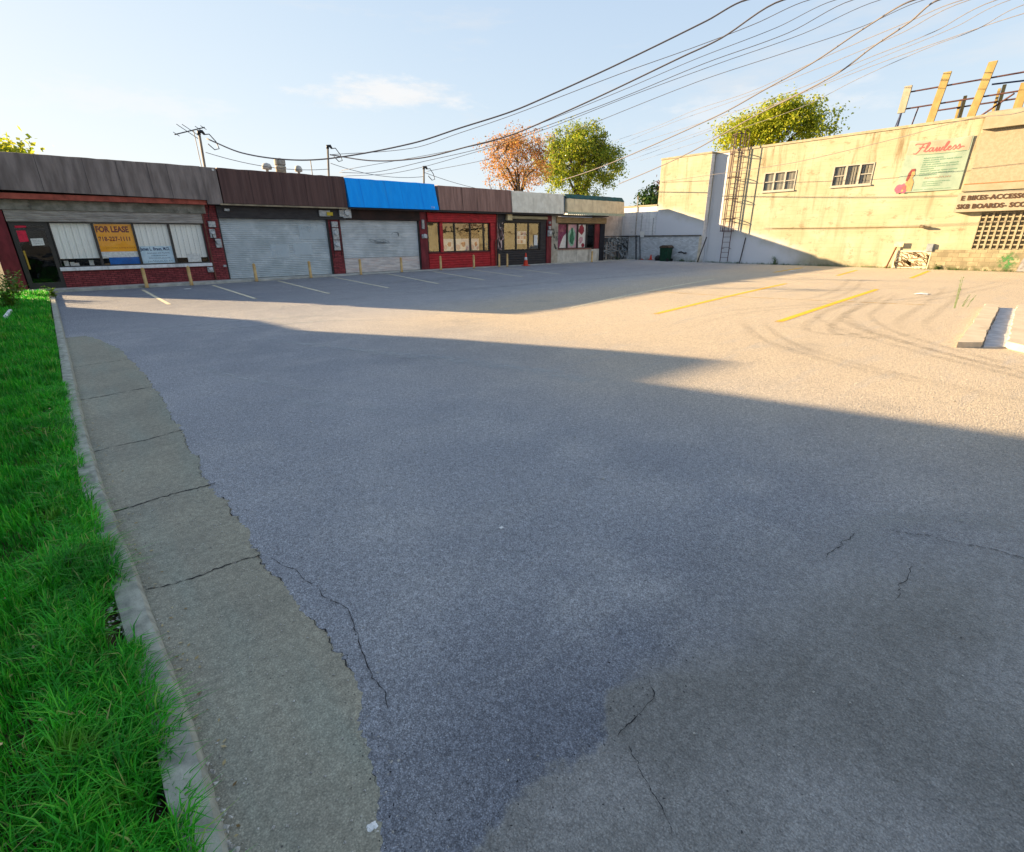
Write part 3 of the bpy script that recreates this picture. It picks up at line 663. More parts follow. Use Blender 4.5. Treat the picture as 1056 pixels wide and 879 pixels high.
MB().box(4.46, 4.93, 23.985, 24.3, .1, 2.94).obj('pier', BRICKRED, s1)
MB().box(-.27, 4.40, 24.02, 24.25, .1, .655).obj('base_wall', BRICKRED, s1)
MB().box(-.30, 4.42, 23.94, 24.2, .66, .78, .008).obj('sill', WHITEP, s1)
room(-1.28, 4.46, s1, dep=2.0)
MB().box(4.36, 4.44, 24.03, 24.2, .785, 2.26).obj('jamb', DKRED, s1)
WX = [(-.25, .92), (.92, 2.09), (2.09, 3.22), (3.22, 4.36)]
for i, (a, b) in enumerate(WX):
    window(a, b, .785, 2.26, s1, fw=.035)
    lo_ = [1.06, 1.04, .82, 1.0][i]
    bm = MB(); nn = 12
    for k in range(nn):
        u0, u1 = a+.04+(b-a-.08)*k/nn, a+.04+(b-a-.08)*(k+1)/nn; yy = YF+.045+(.012 if k % 2 else 0)
        bm.quad((u0, yy, lo_), (u1, yy+.015, lo_), (u1, yy+.015, 2.22), (u0, yy, 2.22))
    bm.obj('blind', BLIND, s1)
d1 = MB(); d1.box(-1.24, -1.12, YF-.02, YF+.05, .1, 2.26).box(-.38, -.27, YF-.02, YF+.05, .1, 2.26).box(-1.12, -.38, YF-.02, YF+.05, 2.14, 2.26).box(-1.12, -.38, YF-.018, YF+.05, 1.99, 2.05).box(-1.12, -.38, YF-.018, YF+.05, .1, .3)
dd = d1.obj('door', FRAME, s1)
MB().quad((-1.12, YF+.01, .3), (-.38, YF+.01, .3), (-.38, YF+.01, 1.99), (-1.12, YF+.01, 1.99)).quad((-1.12, YF+.01, 2.05), (-.38, YF+.01, 2.05), (-.38, YF+.01, 2.14), (-1.12, YF+.01, 2.14)).obj('pane', GLASS, dd)
MB().box(-1.10, -1.05, YF-.07, YF-.03, .75, 1.35, .008).obj('handle', plain('brass_yellow', 'b9973a', .4), dd)
MB().tube([(4.42, 23.95, 2.6), (4.43, 23.95, .12)], .03, 8).obj('downpipe', M('rust_pipe', '7c5040', '5c3a30', 6, rough=.7), s1)
meter(s1, 4.68, 2.12, 23.985, .26, .22, False); meter(s1, 4.64, 1.72, 23.985, .2, .34); meter(s1, 4.78, 1.35, 23.985, .22, .34); meter(s1, 4.84, .6, 23.985, .12, .09, False)
cable(s1, [(4.7, 23.93, 2.9), (4.62, 23.9, 2.5), (4.74, 23.9, 2.1), (4.6, 23.88, 1.8), (4.72, 23.9, 1.45)]); meter(s1, 4.3, .42, 24.02, .22, .2, True)
MB().box(5.0, 5.06, 23.55, 23.6, 4.13, 4.2).obj('lamp', plain('lamp_white', 'e6e6e0'), s1)

PINK = M('pink_poster', 'e0304c', 'c92843', 9, rough=.7)
for (x0, z0, x1, z1, lb) in ((-1.10, 1.62, -.87, 1.98, 'pink notice sheet taped high on the glass door'), (-1.10, 2.06, -.82, 2.135, 'small pink strip of paper in the transom over the glass door')):
    tag(MB().add([(x0, YF-.004, z0), (x1, YF-.004, z0+.02), (x1, YF-.004, z1+.01), (x0, YF-.004, z1)], [(0, 1, 2, 3)]).obj('notice', PINK), lb, 'notice')
n1 = thing('notice', 'white paper notice taped to the glass door', 'notice', (-.7, YF, 1.6))
MB().quad((-.82, YF-.004, 1.50), (-.50, YF-.004, 1.52), (-.50, YF-.004, 1.74), (-.82, YF-.004, 1.73)).obj('sheet', PAPER, n1)
fl = MB()
for k in range(3): squiggle_line(fl, lambda u, v: (u, YF-.007, v), -.78, -.54, 1.68-.05*k, .014, .006, k, (0, -1, 0))
fl.obj('lettering', BLACK, n1)
# FOR LEASE banner in the second window
fb = thing('for_lease_banner', 'yellow FOR LEASE banner above blue and white in the shop window', 'banner', (1.5, YF, 1))
yb_ = YF+.03
def flat(x0, x1, z0, z1, y): return MB().quad((x0, y, z0), (x1, y, z0), (x1, y, z1), (x0, y, z1))
flat(.965, 2.05, 1.27, 2.21, yb_).obj('banner_sheet', M('lease_yellow', 'ffb010', 'f5a008', 3, rough=.6), fb)
flat(.965, 2.05, 1.07, 1.268, yb_).obj('white_band', PAPER, fb)
flat(1.14, 2.05, .825, 1.068, yb_).obj('blue_band', M('lease_blue', '1268b8', '0e58a0', 3, rough=.5), fb)
RED = M('lease_red_ink', '7a1f10', '691a0e', 5, rough=.7)
text('lettering', 'FOR LEASE', .27, (.985, yb_-.004, 1.94), (1, 0, 0), (0, 0, 1), RED, fb, xs=.74, off=.012)
text('lettering', '718-227-1111', .2, (1.0, yb_-.004, 1.64), (1, 0, 0), (0, 0, 1), RED, fb, xs=.80, off=.006, spacing=1.05)
q = MB(); squiggle_line(q, lambda u, v: (u, yb_-.004, v), 1.15, 2.0, 1.40, .05, .012, 3, (0, -1, 0)); q.obj('fine_print', M('orange_ink', 'b46a10', 'a65e0c', 5), fb)
# reflected-car-like dark things behind the low gap under the blinds
w1_ = thing('clutter_box', 'small white boxes on the ledge behind the first shop window', 'box', (.1, YF+.3, .8))
for x_, h_ in ((-.08, .2), (.08, .15), (.2, .12), (.62, .2)): MB().box(x_-.07, x_+.06, YF+.25, YF+.4, .79, .79+h_, .006).obj('box', PAPER, w1_)
tag(MB().lathe([(.02, 0), (.22, 0), (.24, .06), (.22, .12), (.1, .13)], (1.2, YF+.45, .74), 20).obj('round_stool', M('tan_cushion', 'b08a5a', '97744a', 6, rough=.7)), 'round tan seat just behind the FOR LEASE banner', 'stool')
tag(MB().tube([(.2, YF+.6, .75), (.35, YF+.55, .98), (.6, YF+.5, 1.02), (.85, YF+.5, .92), (.95, YF+.5, .74)], [.1, .13, .14, .12, .08], 10).obj('desk_chair', BLACK, smooth=True), 'rounded black chair back behind the first shop window', 'chair')
# doctor sign, third window
ds = thing('doctor_sign', 'pale blue window sign with a physician name and MD in blue lettering', 'sign', (2.6, YF, 1))
flat(2.13, 3.17, .825, 1.44, YF+.034).obj('sheet', M('pale_blue_sheet', 'cfe4ee', 'bcd6e4', 5, rough=.6), ds)
INK = M('navy_ink', '2c4f78', '244468', 5, rough=.7)
text('lettering', 'James L. Braun, M.D.', .16, (2.15, YF+.029, 1.29), (1, 0, 0), (0, 0, 1), INK, ds, xs=.70, off=.005)
q = MB()
for k, (u0, u1, v, h) in enumerate(((2.34, 3.05, 1.19, .045), (2.45, 2.95, 1.10, .04), (2.36, 3.08, 1.01, .045), (2.30, 3.12, .90, .07))): squiggle_line(q, lambda u, v_: (u, YF+.029, v_), u0, u1, v, h, .013, k+5, (0, -1, 0))
q.obj('small_lettering', INK, ds)
hn = thing('notice', 'white notice with faint lettering low in the right window of the first shop', 'notice', (3.9, YF, .9))
flat(3.62, 4.08, .83, 1.14, YF+.034).obj('sheet', PAPER, hn); q = MB()
squiggle_line(q, lambda u, v: (u, YF+.029, v), 3.70, 4.0, 1.06, .035, .009, 4, (0, -1, 0)); squiggle_line(q, lambda u, v: (u, YF+.029, v), 3.7, 4.0, .95, .03, .007, 8, (0, -1, 0)); q.obj('lettering', METER, hn)

# shop 2
s2 = thing('shop', 'shop behind a wide grey roller shutter under a dark maroon fascia', 'shop', (7.2, YF, 0)); shop_body(s2, 5.2, 10.3)
fascia(5.2, 10.27, 3.0, 4.25, 23.6, 23.66, MAROONFASC, s2, 5, seam_mat=M('maroon_seam', '38282a', '2f2122', 5))
MB().box(5.05, 10.27, 23.585, 23.8, 2.93, 2.985).obj('trim', M('cream_trim', '9f9077', '7c705c', 4, rough=.7), s2)
MB().box(4.94, 10.25, 23.9, 24.4, 2.48, 2.92).obj('header', BLACKP, s2)
slats(MB(), 4.99, 9.36, .105, 2.475, YF+.03).obj('roller_shutter', SHUT, s2)
for (a, b, c, d) in ((6.75, 7.55, .9, 1.45), (7.75, 8.55, 1.0, 1.5), (8.1, 9.2, 1.65, 2.25)): MB().quad((a, YF+.006, c), (b, YF+.006, c), (b, YF+.006, d), (a, YF+.006, d)).obj('painted_over_patch', mat_decal('patch_grey', 'd4e0e6', 3, (.2, .5), .5), s2, fade=[1, 1, 1, 1])
MB().box(4.935, 4.985, 24.02, 24.2, .1, 2.475).obj('shutter_rail', BLACK, s2); MB().box(9.365, 9.42, 24.02, 24.2, .1, 2.475).obj('shutter_rail', BLACK, s2)
MB().box(9.425, 9.96, 23.985, 24.35, .1, 2.475).obj('pier', BRICKRED, s2)
for z_, h_ in ((2.15, .25), (1.62, .5), (1.15, .45)): meter(s2, 9.68, z_, 23.985, .3, h_, h_ > .3)
cable(s2, [(9.9, 23.93, 2.5), (9.86, 23.9, 1.9), (9.9, 23.9, 1.3), (9.84, 23.92, .9)]); cable(s2, [(9.5, 23.93, 2.47), (9.52, 23.92, 1.5), (9.48, 23.92, .8)])
meter(s2, 9.25, 2.6, 23.9, .5, .26, False); MB().box(9.33, 9.6, 23.76, 23.79, 2.64, 2.78).obj('yellow_plate', plain('plate_yellow', 'c9b02c'), s2)
meter(s2, 5.3, 2.72, 23.9, .2, .1, False)
# shop 3
s3 = thing('shop', 'shuttered shop under the bright blue sloping fascia', 'shop', (12.4, YF, 0)); shop_body(s3, 10.3, 15.1)
fascia(10.34, 15.08, 3.01, 4.23, 23.45, 23.78, BLUEFASC, s3, 4, seam_mat=M('blue_seam', (.004,.25,.75), (.004,.22,.7), 5))
MB().box(10.3, 15.1, 23.6, 23.9, 2.93, 2.995).obj('trim', BLACKP, s3)
MB().box(9.98, 14.2, 23.92, 24.4, 2.5, 2.925).obj('header', M('dark_brown_header', '3a2622', '241a18', 2, rough=.7), s3)
sh3 = slats(MB(), 10.0, 14.12, .78, 2.495, YF+.03).obj('roller_shutter', SHUT2, s3)
slats(MB(), 10.0, 14.12, .105, .775, YF+.028).obj('painted_band', M('whitewash_on_shutter', 'd9d2cd', 'bfb8b6', 2, stretch=(1, 1, 4), rough=.6, stain='d8b9ae', stain_scale=(.6, 1, 3)), sh3)
MB().box(9.965, 9.995, 24.02, 24.2, .1, 2.495).obj('shutter_rail', BLACK, s3); MB().box(14.125, 14.17, 24.02, 24.2, .1, 2.495).obj('shutter_rail', BLACK, s3)
MB().box(14.18, 14.62, 23.985, 24.35, .1, 2.92).obj('pier', DKRED, s3)
meter(s3, 14.4, 1.65, 23.985, .3, .2, True); meter(s3, 14.36, 2.1, 23.985, .14, .45, False); meter(s3, 10.3, 2.55, 23.92, .42, .42, True); meter(s3, 10.05, 2.6, 23.9, .25, .3, False)
fl = MB(); scribble(fl, lambda u, v: (11.4+1.6*u, YF+.005, 1.45+.5*v), 3, .035, 4, (0, -1, 0)); fl.obj('painted_over_tag', M('faint_grey', '9aa3a8', '8a9398', 3, rough=.5), sh3)
text('lettering', '718', .13, (14.62, 23.44, 3.07), (1, 0, 0), (0, 0, 1), PAPER, s3)

# shop 4: red front
s4 = thing('shop', 'red painted shop front with three tall windows under a brown fascia', 'shop', (17, YF, 0)); shop_body(s4, 15.1, 20.15)
fascia(15.24, 20.13, 3.02, 4.17, 23.6, 23.7, BROWNFASC, s4, 3, seam_mat=M('brown_seam', '604841', '553f39', 5))
MB().box(15.12, 20.15, 23.66, 24.3, 2.93, 3.01).obj('soffit', BLACKP, s4)
slats(MB(), 14.64, 19.2, 2.45, 2.90, 23.93, .11, .02).box(14.64, 19.2, 23.94, 24.3, 2.45, 2.905).obj('header', REDP, s4)
slats(MB(), 14.66, 18.8, .105, .88, 24.02, .13, .022).box(14.66, 18.8, 24.03, 24.2, .1, .885).obj('base_wall', REDP, s4)
MB().box(14.66, 18.8, 23.96, 24.15, .89, .94).obj('sill', DKRED, s4)
MB().box(18.82, 19.24, 23.97, 24.3, .1, 2.445).obj('pier', REDP, s4)
MB().box(15.42, 15.6, 24.0, 24.2, .945, 2.445).obj('jamb', REDP, s4)
room(14.66, 18.8, s4)
dw = window(14.68, 15.42, .945, 2.44, s4, glass=GLASS2, fw=.05, name='door')
for a, b in ((15.6, 16.4), (16.4, 17.45), (17.45, 18.4), (18.4, 18.8)): window(a, b, .945, 2.44, s4, glass=GLASS2, fw=.045)
# shop 5: black front
s5 = thing('shop', 'black painted shop front with graffiti door post under a pale stone fascia', 'shop', (21.5, YF, 0)); shop_body(s5, 20.15, 24.45)
fascia(20.17, 24.42, 3.03, 4.15, 23.6, 23.68, CREAMFASC, s5, 0)
MB().box(20.17, 24.45, 23.66, 24.3, 2.93, 3.02).obj('soffit', BLACKP, s5)
MB().box(19.27, 23.32, 24.0, 24.3, 2.52, 2.92).obj('header', BLACKP, s5)
MB().tube([(20.3, 23.88, 2.77), (23.2, 23.88, 2.77)], .09, 10).obj('awning_roll', M('cream_canvas', 'b9ab86', '94886a', 4, stretch=(.4, 1, 4), rough=.8), s5)
MB().box(19.95, 20.32, 23.78, 23.99, 2.6, 2.93, .02).obj('lamp', M('cream_box', 'd8c69a', 'bba97e', 5), s5)
slats(MB(), 19.32, 23.3, .105, .92, 24.03, .14, .02).box(19.32, 23.3, 24.04, 24.2, .1, .925).obj('base_wall', BLACKP, s5)
gp = MB().box(19.3, 19.84, 24.0, 24.2, .93, 2.515).obj('door_post', BLACKP, s5)
g_ = MB(); scribble(g_, lambda u, v: (19.34+.46*u, 23.994, 1.0+1.45*v), 9, .06, 11, (0, -1, 0)); g_.obj('graffiti', M('pink_white_spray', 'd6c2bd', 'c79d97', 6, rough=.7), gp)
for a, b in ((19.86, 20.85), (20.85, 21.85), (21.85, 22.78)): window(a, b, .95, 2.5, s5, glass=GLASS2, fw=.05)
MB().box(22.8, 23.28, 24.02, 24.2, .93, 2.515).obj('jamb', BLACKP, s5)
room(19.3, 23.3, s5)
MB().box(23.3, 23.72, 23.96, 24.3, .1, 2.92).obj('pier', DKRED, s5)
meter(s5, 23.5, 2.45, 23.96, .14, .14, False); meter(s5, 23.5, 2.12, 23.96, .2, .2, False); meter(s5, 23.5, 1.72, 23.96, .34, .36, True)
MB().tube([(19.25, 23.9, 2.9), (19.22, 23.9, 1.6), (19.12, 23.9, 1.5), (19.12, 23.9, .12)], .035, 8).obj('downpipe', M('rust_pipe', '7c5040'), s5)
cable(s5, [(19.35, 23.9, 2.5), (19.28, 23.88, 1.9), (19.36, 23.88, 1.3), (19.3, 23.9, .95)])
# shop 6
s6 = thing('shop', 'rightmost shop with green banded tan fascia and pink posters in its windows', 'shop', (27, YF, 0)); shop_body(s6, 24.45, 30.45)
fascia(24.7, 30.42, 3.16, 3.93, 23.55, 23.62, TANFASC, s6, 0)
fascia(24.68, 30.45, 3.935, 4.2, 23.62, 23.85, GREENBAND, s6, 0, name='green_band')
MB().box(24.44, 24.66, 23.75, 24.3, 3.02, 4.1).obj('gap_panel', M('grey_gap_panel', '6f7a80', '4a5358', 4), s6)
mb = MB(); x_ = 24.7
while x_ < 30.4:
    mb.add([(x_, 23.56, 3.16), (x_+.2, 23.56, 3.16), (x_+.2, 23.54, 3.03), (x_+.1, 23.53, 2.98), (x_, 23.54, 3.03)], [(0, 1, 2, 3, 4)]); x_ += .2
mb.obj('valance', M('pale_green_valance', 'b9bfa6', '8f9a84', 9, stretch=(3, 1, 1), rough=.8), s6)
MB().box(24.46, 28.95, 23.7, 24.4, 2.94, 3.0).obj('soffit', BLACKP, s6)
slats(MB(), 24.12, 29.0, 2.52, 2.86, 23.93, .085, .018).box(24.12, 29.0, 23.94, 24.3, 2.515, 2.87).obj('shutter_box', M('tan_shutter_box', 'a78d66', '8a7350', 3, stretch=(1, 1, 4), rough=.7), s6)
p6 = MB().box(23.73, 24.34, 24.0, 24.3, .1, 2.93).obj('pier', M('cream_wall', 'b9b2a2', '9a9486', 3, rough=.9, stain='6b675c'), s6)
g_ = MB(); scribble(g_, lambda u, v: (23.78+.5*u, 23.994, .95+1.2*v), 6, .035, 21, (0, -1, 0)); g_.obj('graffiti', M('dark_spray', '3d4440', '2c312e', 6), p6)
MB().box(24.35, 28.72, 24.01, 24.2, .1, .89).obj('base_wall', M('light_grey_panel', 'cfccc2', 'b3b0a6', 2, rough=.8, stain='77756e'), s6)
MB().box(24.35, 27.6, 23.95, 24.1, .9, .95).obj('sill', M('pinkish_sill', 'a4776c', '8a6056', 5), s6)
room(24.35, 28.9, s6)
for a, b in ((24.36, 25.3), (25.3, 26.3), (26.3, 27.2), (27.2, 27.95)): window(a, b, .955, 2.5, s6, fw=.05)
MB().box(27.97, 28.45, 24.03, 24.2, .9, 2.51).obj('door', DKRED, s6)
MB().box(28.46, 28.95, 23.98, 24.3, .1, 2.51).obj('jamb', M('navy_dark', '22252f', '181a22', 3), s6)
text('lettering', 'x', .01, (28.5, 24.5, 1), (1, 0, 0), (0, 0, 1), BLACK, s6) if False else None

# posters of the last three shops
def poster(name, lb, x0, x1, z0, z1, bgm, shapes, y=YF+.06):
    p = thing(name, lb, 'poster', ((x0+x1)/2, y, z0)); flat(x0, x1, z0, z1, y).obj('sheet', bgm, p)
    for k, (poly, mt, nm) in enumerate(shapes): MB().add([(x0+(x1-x0)*u, y-.004-.002*k, z0+(z1-z0)*v) for u, v in poly], [tuple(range(len(poly)))]).obj(nm, mt, p)
    return p
def blob(cx, cy, rx, ry, n=14, seed=0, j=.15):
    r = random.Random(seed); return [(cx+rx*math.cos(2*math.pi*i/n)*r.uniform(1-j, 1+j), cy+ry*math.sin(2*math.pi*i/n)*r.uniform(1-j, 1+j)) for i in range(n)]
MAG = M('magenta_print', '9c4a66', '7d3550', 5); PNK = M('pale_pink_print', 'd9aeb4', 'c6929c', 5); GRN = M('leaf_green_print', '3c7f58', '2d6546', 5); LGRN = M('mint_print', 'a9cdb4', '8fb59c', 5); CRM = M('cream_print', 'f4ece4', 'e6dcd2', 5); RPR = M('red_print', 'b0303f', '8c2532', 5)
poster('window_poster', 'magenta and white poster in the left window of the rightmost shop', 24.42, 25.25, 1.0, 2.45, MAG, [([(.25, 0), (1, 0), (1, .62), (.7, .5), (.45, .25)], CRM, 'pale_shape')])
poster('window_poster', 'poster of a green leafy shape in the middle window of the rightmost shop', 25.36, 26.25, 1.0, 2.45, PNK, [(blob(.5, .45, .42, .4, seed=1), LGRN, 'mint_oval'), (blob(.5, .42, .22, .3, seed=2), GRN, 'green_shape'), (blob(.5, .75, .1, .12, seed=3), GRN, 'green_shape')])
poster('window_poster', 'pale poster with dark red shapes beside the green one', 26.36, 27.15, 1.0, 2.45, CRM, [(blob(.45, .8, .4, .2, seed=4, j=.4), RPR, 'red_shape'), (blob(.4, .3, .25, .16, seed=5, j=.4), PNK, 'pink_shape'), (blob(.7, .1, .2, .09, seed=6), RPR, 'red_shape')])
for k, (a, b) in enumerate(((15.66, 16.35), (16.46, 17.4), (17.5, 18.1))):
    poster('window_poster', ['pink and white poster low in the left red shop window', 'white poster with pink flowers low in the middle red shop window', 'white poster with pink boxes low in the right red shop window'][k], a, b, 1.0, 1.62, CRM, [(blob(.2, .3, .2, .25, seed=k+7, j=.4), PNK, 'pink_shape'), (blob(.6, .55, .16, .22, seed=k+17, j=.4), RPR, 'red_shape'), (blob(.85, .2, .14, .15, seed=k+27, j=.4), PNK, 'pink_shape')])
pp = poster('window_poster', 'square poster with a grid of faces and snacks in the black shop window', 20.98, 21.72, 1.3, 2.02, CRM, [([(x, y), (x+.24, y), (x+.24, y+.24), (x, y+.24)], [PNK, MAG, CRM, RPR][(i*3+j) % 4], 'square') for i, x in enumerate((.05, .38, .71)) for j, y in enumerate((.05, .38, .71))])
tag(flat(22.3, 22.6, 1.2, 1.8, YF-.03).obj('notice', PAPER), 'narrow white sheet taped in the right window of the black shop', 'notice')

# ------------------------------------------------------------------ bollards
BOLL = M('worn_cream_bollard', 'd8b880', 'b9935c', 6, stretch=(1, 1, .6), rough=.7, stain='6f5a40')
def bollard():
    t = thing('bollard', 'x', 'bollard', (0, 0, 0), 'steel bollards in front of the shops')
    MB().lathe([(.062, 0), (.060, .02), (.058, .66), (.052, .69), (.03, .715), (.008, .722)], (0, 0, 0), 14).obj('post', BOLL, t, smooth=True)
    MB().lathe([(.085, 0), (.08, .012), (.064, .016)], (0, 0, 0), 14).obj('base_collar', M('stained_concrete_collar', '7c776a', '5d594f', 20), t)
    return t
BPX = [(1.97, 23.12, 'left of two before the brick wall of the leftmost shop'), (3.4, 23.12, 'right of two before the brick wall of the leftmost shop'),
       (5.75, 23.15, 'left of the two bollards before the wide grey shutter'), (8.0, 23.15, 'right of the two bollards before the wide grey shutter'),
       (10.35, 23.15, 'left of the two bollards before the shutter under the blue fascia'), (12.5, 23.15, 'right of the two bollards before the shutter under the blue fascia'),
       (14.8, 23.15, 'left of the two bollards before the red shop'), (16.95, 23.15, 'right of the two bollards before the red shop'),
       (18.9, 23.15, 'bollard before the gap between red and black shops, left of its pair'), (18.9, 23.15, ''), (26.75, 23.15, 'lone bollard before the rightmost shop')]
b0 = bollard(); first = True
for i, (x, y, lb) in enumerate(BPX):
    if i == 8: x, lb = 18.75, 'rust streaked bollard at the seam of the red and black shops'
    if i == 9: x, lb = 19.35, 'bollard before the graffiti post of the black shop'
    z_ = gz(x, y)
    if first: b0.location = (x, y, z_); b0['label'] = 'cream bollard, ' + lb; first = False
    else: dup(b0, (x, y, z_), ('cream bollard, ' if not lb.startswith(('rust', 'bollard', 'lone')) else '') + (lb if not lb.startswith('bollard') else 'cream ' + lb))

# ------------------------------------------------------------------ cones, bin
CONEM = M('orange_cone', (.72, .055, .02), (.55, .04, .015), 10, rough=.5)
def cone(lb, loc, h=.72, band=True, rz=0, tilt=0):
    t = thing('traffic_cone', lb, 'traffic cone', loc, None); t.rotation_euler = (tilt, 0, rz)
    bse = MB().box(-.19, .19, -.19, .19, 0, .035, .012)
    def own(o): o.parent = t; return o
    own(bse.obj('base', CONEM)); n = 20
    own(MB().lathe([(.145, .03), (.14, .05), (.03, h), (.022, h+.01)], (0, 0, 0), n).obj('cone_body', CONEM, smooth=True))
    if band:
        f = lambda z: .14 + (.03-.14)*(z-.05)/(h-.05) + .003
        own(MB().lathe([(f(h*.45), h*.45), (f(h*.68), h*.68)], (0, 0, 0), n).obj('white_band', plain('cone_white', 'dedede', .4), smooth=True))
    return t
cone('orange traffic cone with white band standing alone before the black shop', (20.75, 23.1, gz(20.75, 23.1)))
cone('left of the two orange cones beside the green bin by the white wall', (32.3, 23.05, .08), .6, True, .3)
cone('right taller orange cone between its twin and the green bin', (32.25, 22.25, .08), .72, False, .1)
tb = thing('trash_bin', 'dark green wheeled bin with brown lid against the white wall', 'trash bin', (31.5, 20.6, .04))
BG = M('dark_green_plastic', '123f2c', '0e3022', 8, rough=.5)
def own(o, t): o.parent = t; return o
mb = MB(); mb.prism([(-.26, 0), (.26, 0), (.33, .9), (-.33, .9)], 'x', -.27, .27); own(mb.obj('bin_body', BG), tb)
own(MB().prism([(-.37, .9), (.37, .9), (.33, .98), (.1, 1.06), (-.2, 1.06), (-.35, .97)], 'x', -.33, .33).obj('lid', M('brown_lid', '5a4a3c', '463a30', 8, rough=.6)), tb)
for s_ in (-1, 1): own(MB().tube([(s_*.2, -.33, .1), (s_*.3, -.33, .1)], .1, 14).obj('wheel', BLACK), tb)
own(MB().tube([(-.2, -.38, .85), (-.2, -.46, .9), (.2, -.46, .9), (.2, -.38, .85)], .018, 8).obj('handle', BLACK), tb)
bgm = tag(MB().lathe([(.05, 0), (.2, .02), (.24, .15), (.2, .3), (.06, .38)], (31.9, 21.45, .05), 12).obj('rubbish_bag', BLACK, smooth=True), 'small black rubbish bag between the cones and the bin', 'bag')
tag(MB().tube([(32.05, 19.95, .62), (31.95, 19.7, .66), (31.98, 19.5, .58), (32.05, 19.35, .6)], .05, 8).obj('hose_bracket', BLACK, smooth=True), 'dark hose bundle hanging on the wall right of the green bin', 'hose')

# ------------------------------------------------------------------ right building
XW, XP = 32.7, 32.2
def wall_mat(name, white=False):
    t = T(name); v = t.vec(); z = t.sep(v)[2]
    n = t.noise(t.vec((1, .6, 1)), .9, 6, .6); b = t.mix(t.ramp(n, .3, .7), (.385,.375,.28,1), (.33,.31,.21,1))
    if white: b = t.mix(t.ramp(n, .35, .7), S('dfe1e2'), S('c9ccd0'))
    # rust and damp runs below the coping and the window sills
    st = t.noise(t.vec((1, 1.6, .16)), 1.5, 8, .7)
    b = t.mix(t.math('MULTIPLY', t.ramp(st, .50, .70), t.ramp(z, 1.5, 6.5, .3, .9)), b, (.15,.105,.055,1) if not white else S('8d9298'))
    bl = t.noise(t.vec((1, 1, 1), (2, 9, 4)), .7, 7, .68); b = t.mix(t.ramp(bl, .55, .68, 0, .45), b, (.42,.41,.33,1) if not white else S('eef0f0'))
    bl2 = t.noise(t.vec((1, 1, 1.8), (5, 1, 1)), 1.8, 8, .75); b = t.mix(t.ramp(bl2, .55, .66, 0, .6), b, (.16,.13,.08,1) if not white else S('9fa4a8'))
    rowz = t.math('FRACT', t.math('DIVIDE', z, .2)); jn = t.ramp(t.math('ABSOLUTE', t.math('SUBTRACT', rowz, .5)), .455, .49, 0, 1)
    b = t.mix(t.math('MULTIPLY', jn, .22), b, (.12,.10,.07,1)); dr = t.math('MULTIPLY', t.ramp(z, 0, .45, 1, 0), t.ramp(t.noise(v, 3, 6), .35, .65))
    b = t.mix(t.math('MULTIPLY', dr, .6), b, S('6c6550')); 
    if not white:   # shade painted paler and bluer below the shop row's shadow line
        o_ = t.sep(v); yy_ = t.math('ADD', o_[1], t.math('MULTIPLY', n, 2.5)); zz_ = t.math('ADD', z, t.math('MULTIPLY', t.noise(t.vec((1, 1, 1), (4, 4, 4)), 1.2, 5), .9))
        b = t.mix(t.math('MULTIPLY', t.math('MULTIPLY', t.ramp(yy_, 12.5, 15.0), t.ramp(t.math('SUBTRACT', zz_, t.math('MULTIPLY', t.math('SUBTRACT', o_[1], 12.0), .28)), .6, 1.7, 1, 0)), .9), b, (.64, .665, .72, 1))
        strip_ = t.math('MULTIPLY', t.ramp(o_[1], 17.4, 17.6), t.ramp(o_[1], 18.42, 18.425, 1, 0))  # pale strip painted where the far bay's cast shadow falls
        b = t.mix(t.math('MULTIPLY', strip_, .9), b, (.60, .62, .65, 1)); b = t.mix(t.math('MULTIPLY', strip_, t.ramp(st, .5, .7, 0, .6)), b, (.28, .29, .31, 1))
    t.col(b); t.set(.92, 0, .2)
    h = t.math('SUBTRACT', t.math('MULTIPLY', t.noise(v, 18, 6, .7), .7), t.math('MULTIPLY', jn, .3)); t.bump(h, .5, .012); return t.m
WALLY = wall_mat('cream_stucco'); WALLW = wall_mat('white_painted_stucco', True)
BRW = M('white_painted_brick', 'd5dade', 'c1c8cd', 2, brick=('y', .22, .075, 'b2b9bf'), rough=.85, stain='a7aeb2', stain_scale=(1, 2, 1), dirt=(0, .5, '8c9089'))
rb = thing('warehouse', 'long cream stucco two storey building with a barred glass block window', 'building', (40, 5, 0))
# openings are filled by proud frames; the wall is one skin with real recesses for the windows
def wall_with_holes(x, y0, y1, z0, z1, holes, mat, name, parent, dep=.14):
    ys = sorted({y0, y1, *[h[0] for h in holes], *[h[1] for h in holes]}); zs = sorted({z0, z1, *[h[2] for h in holes], *[h[3] for h in holes]})
    mb = MB()
    for a, b in zip(ys, ys[1:]):
        for c, d in zip(zs, zs[1:]):
            if any(h[0] <= a and b <= h[1] and h[2] <= c and d <= h[3] for h in holes): continue
            mb.quad((x, a, c), (x, a, d), (x, b, d), (x, b, c))
    for a, b, c, d in holes:
        mb.quad((x, a, c), (x+dep, a, c), (x+dep, a, d), (x, a, d)).quad((x, b, c), (x, b, d), (x+dep, b, d), (x+dep, b, c)).quad((x, a, d), (x+dep, a, d), (x+dep, b, d), (x, b, d)).quad((x, a, c), (x, b, c), (x+dep, b, c), (x+dep, a, c))
    return mb.obj(name, mat, parent)
W1 = (13.34, 15.17, 4.1, 5.13); W2 = (9.56, 11.46, 4.1, 5.13); GB = (1.2, 4.83, .97, 2.55)
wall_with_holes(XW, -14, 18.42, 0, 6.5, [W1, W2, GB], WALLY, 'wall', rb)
MB().box(XW-.05, XW+.3, -14, 18.42, 6.5, 6.62, .01).obj('coping', M('cream_coping', (.34,.315,.235), (.28,.25,.17), 3, rough=.85, stain='8d7448', stain_scale=(1, 2, 1)), rb)
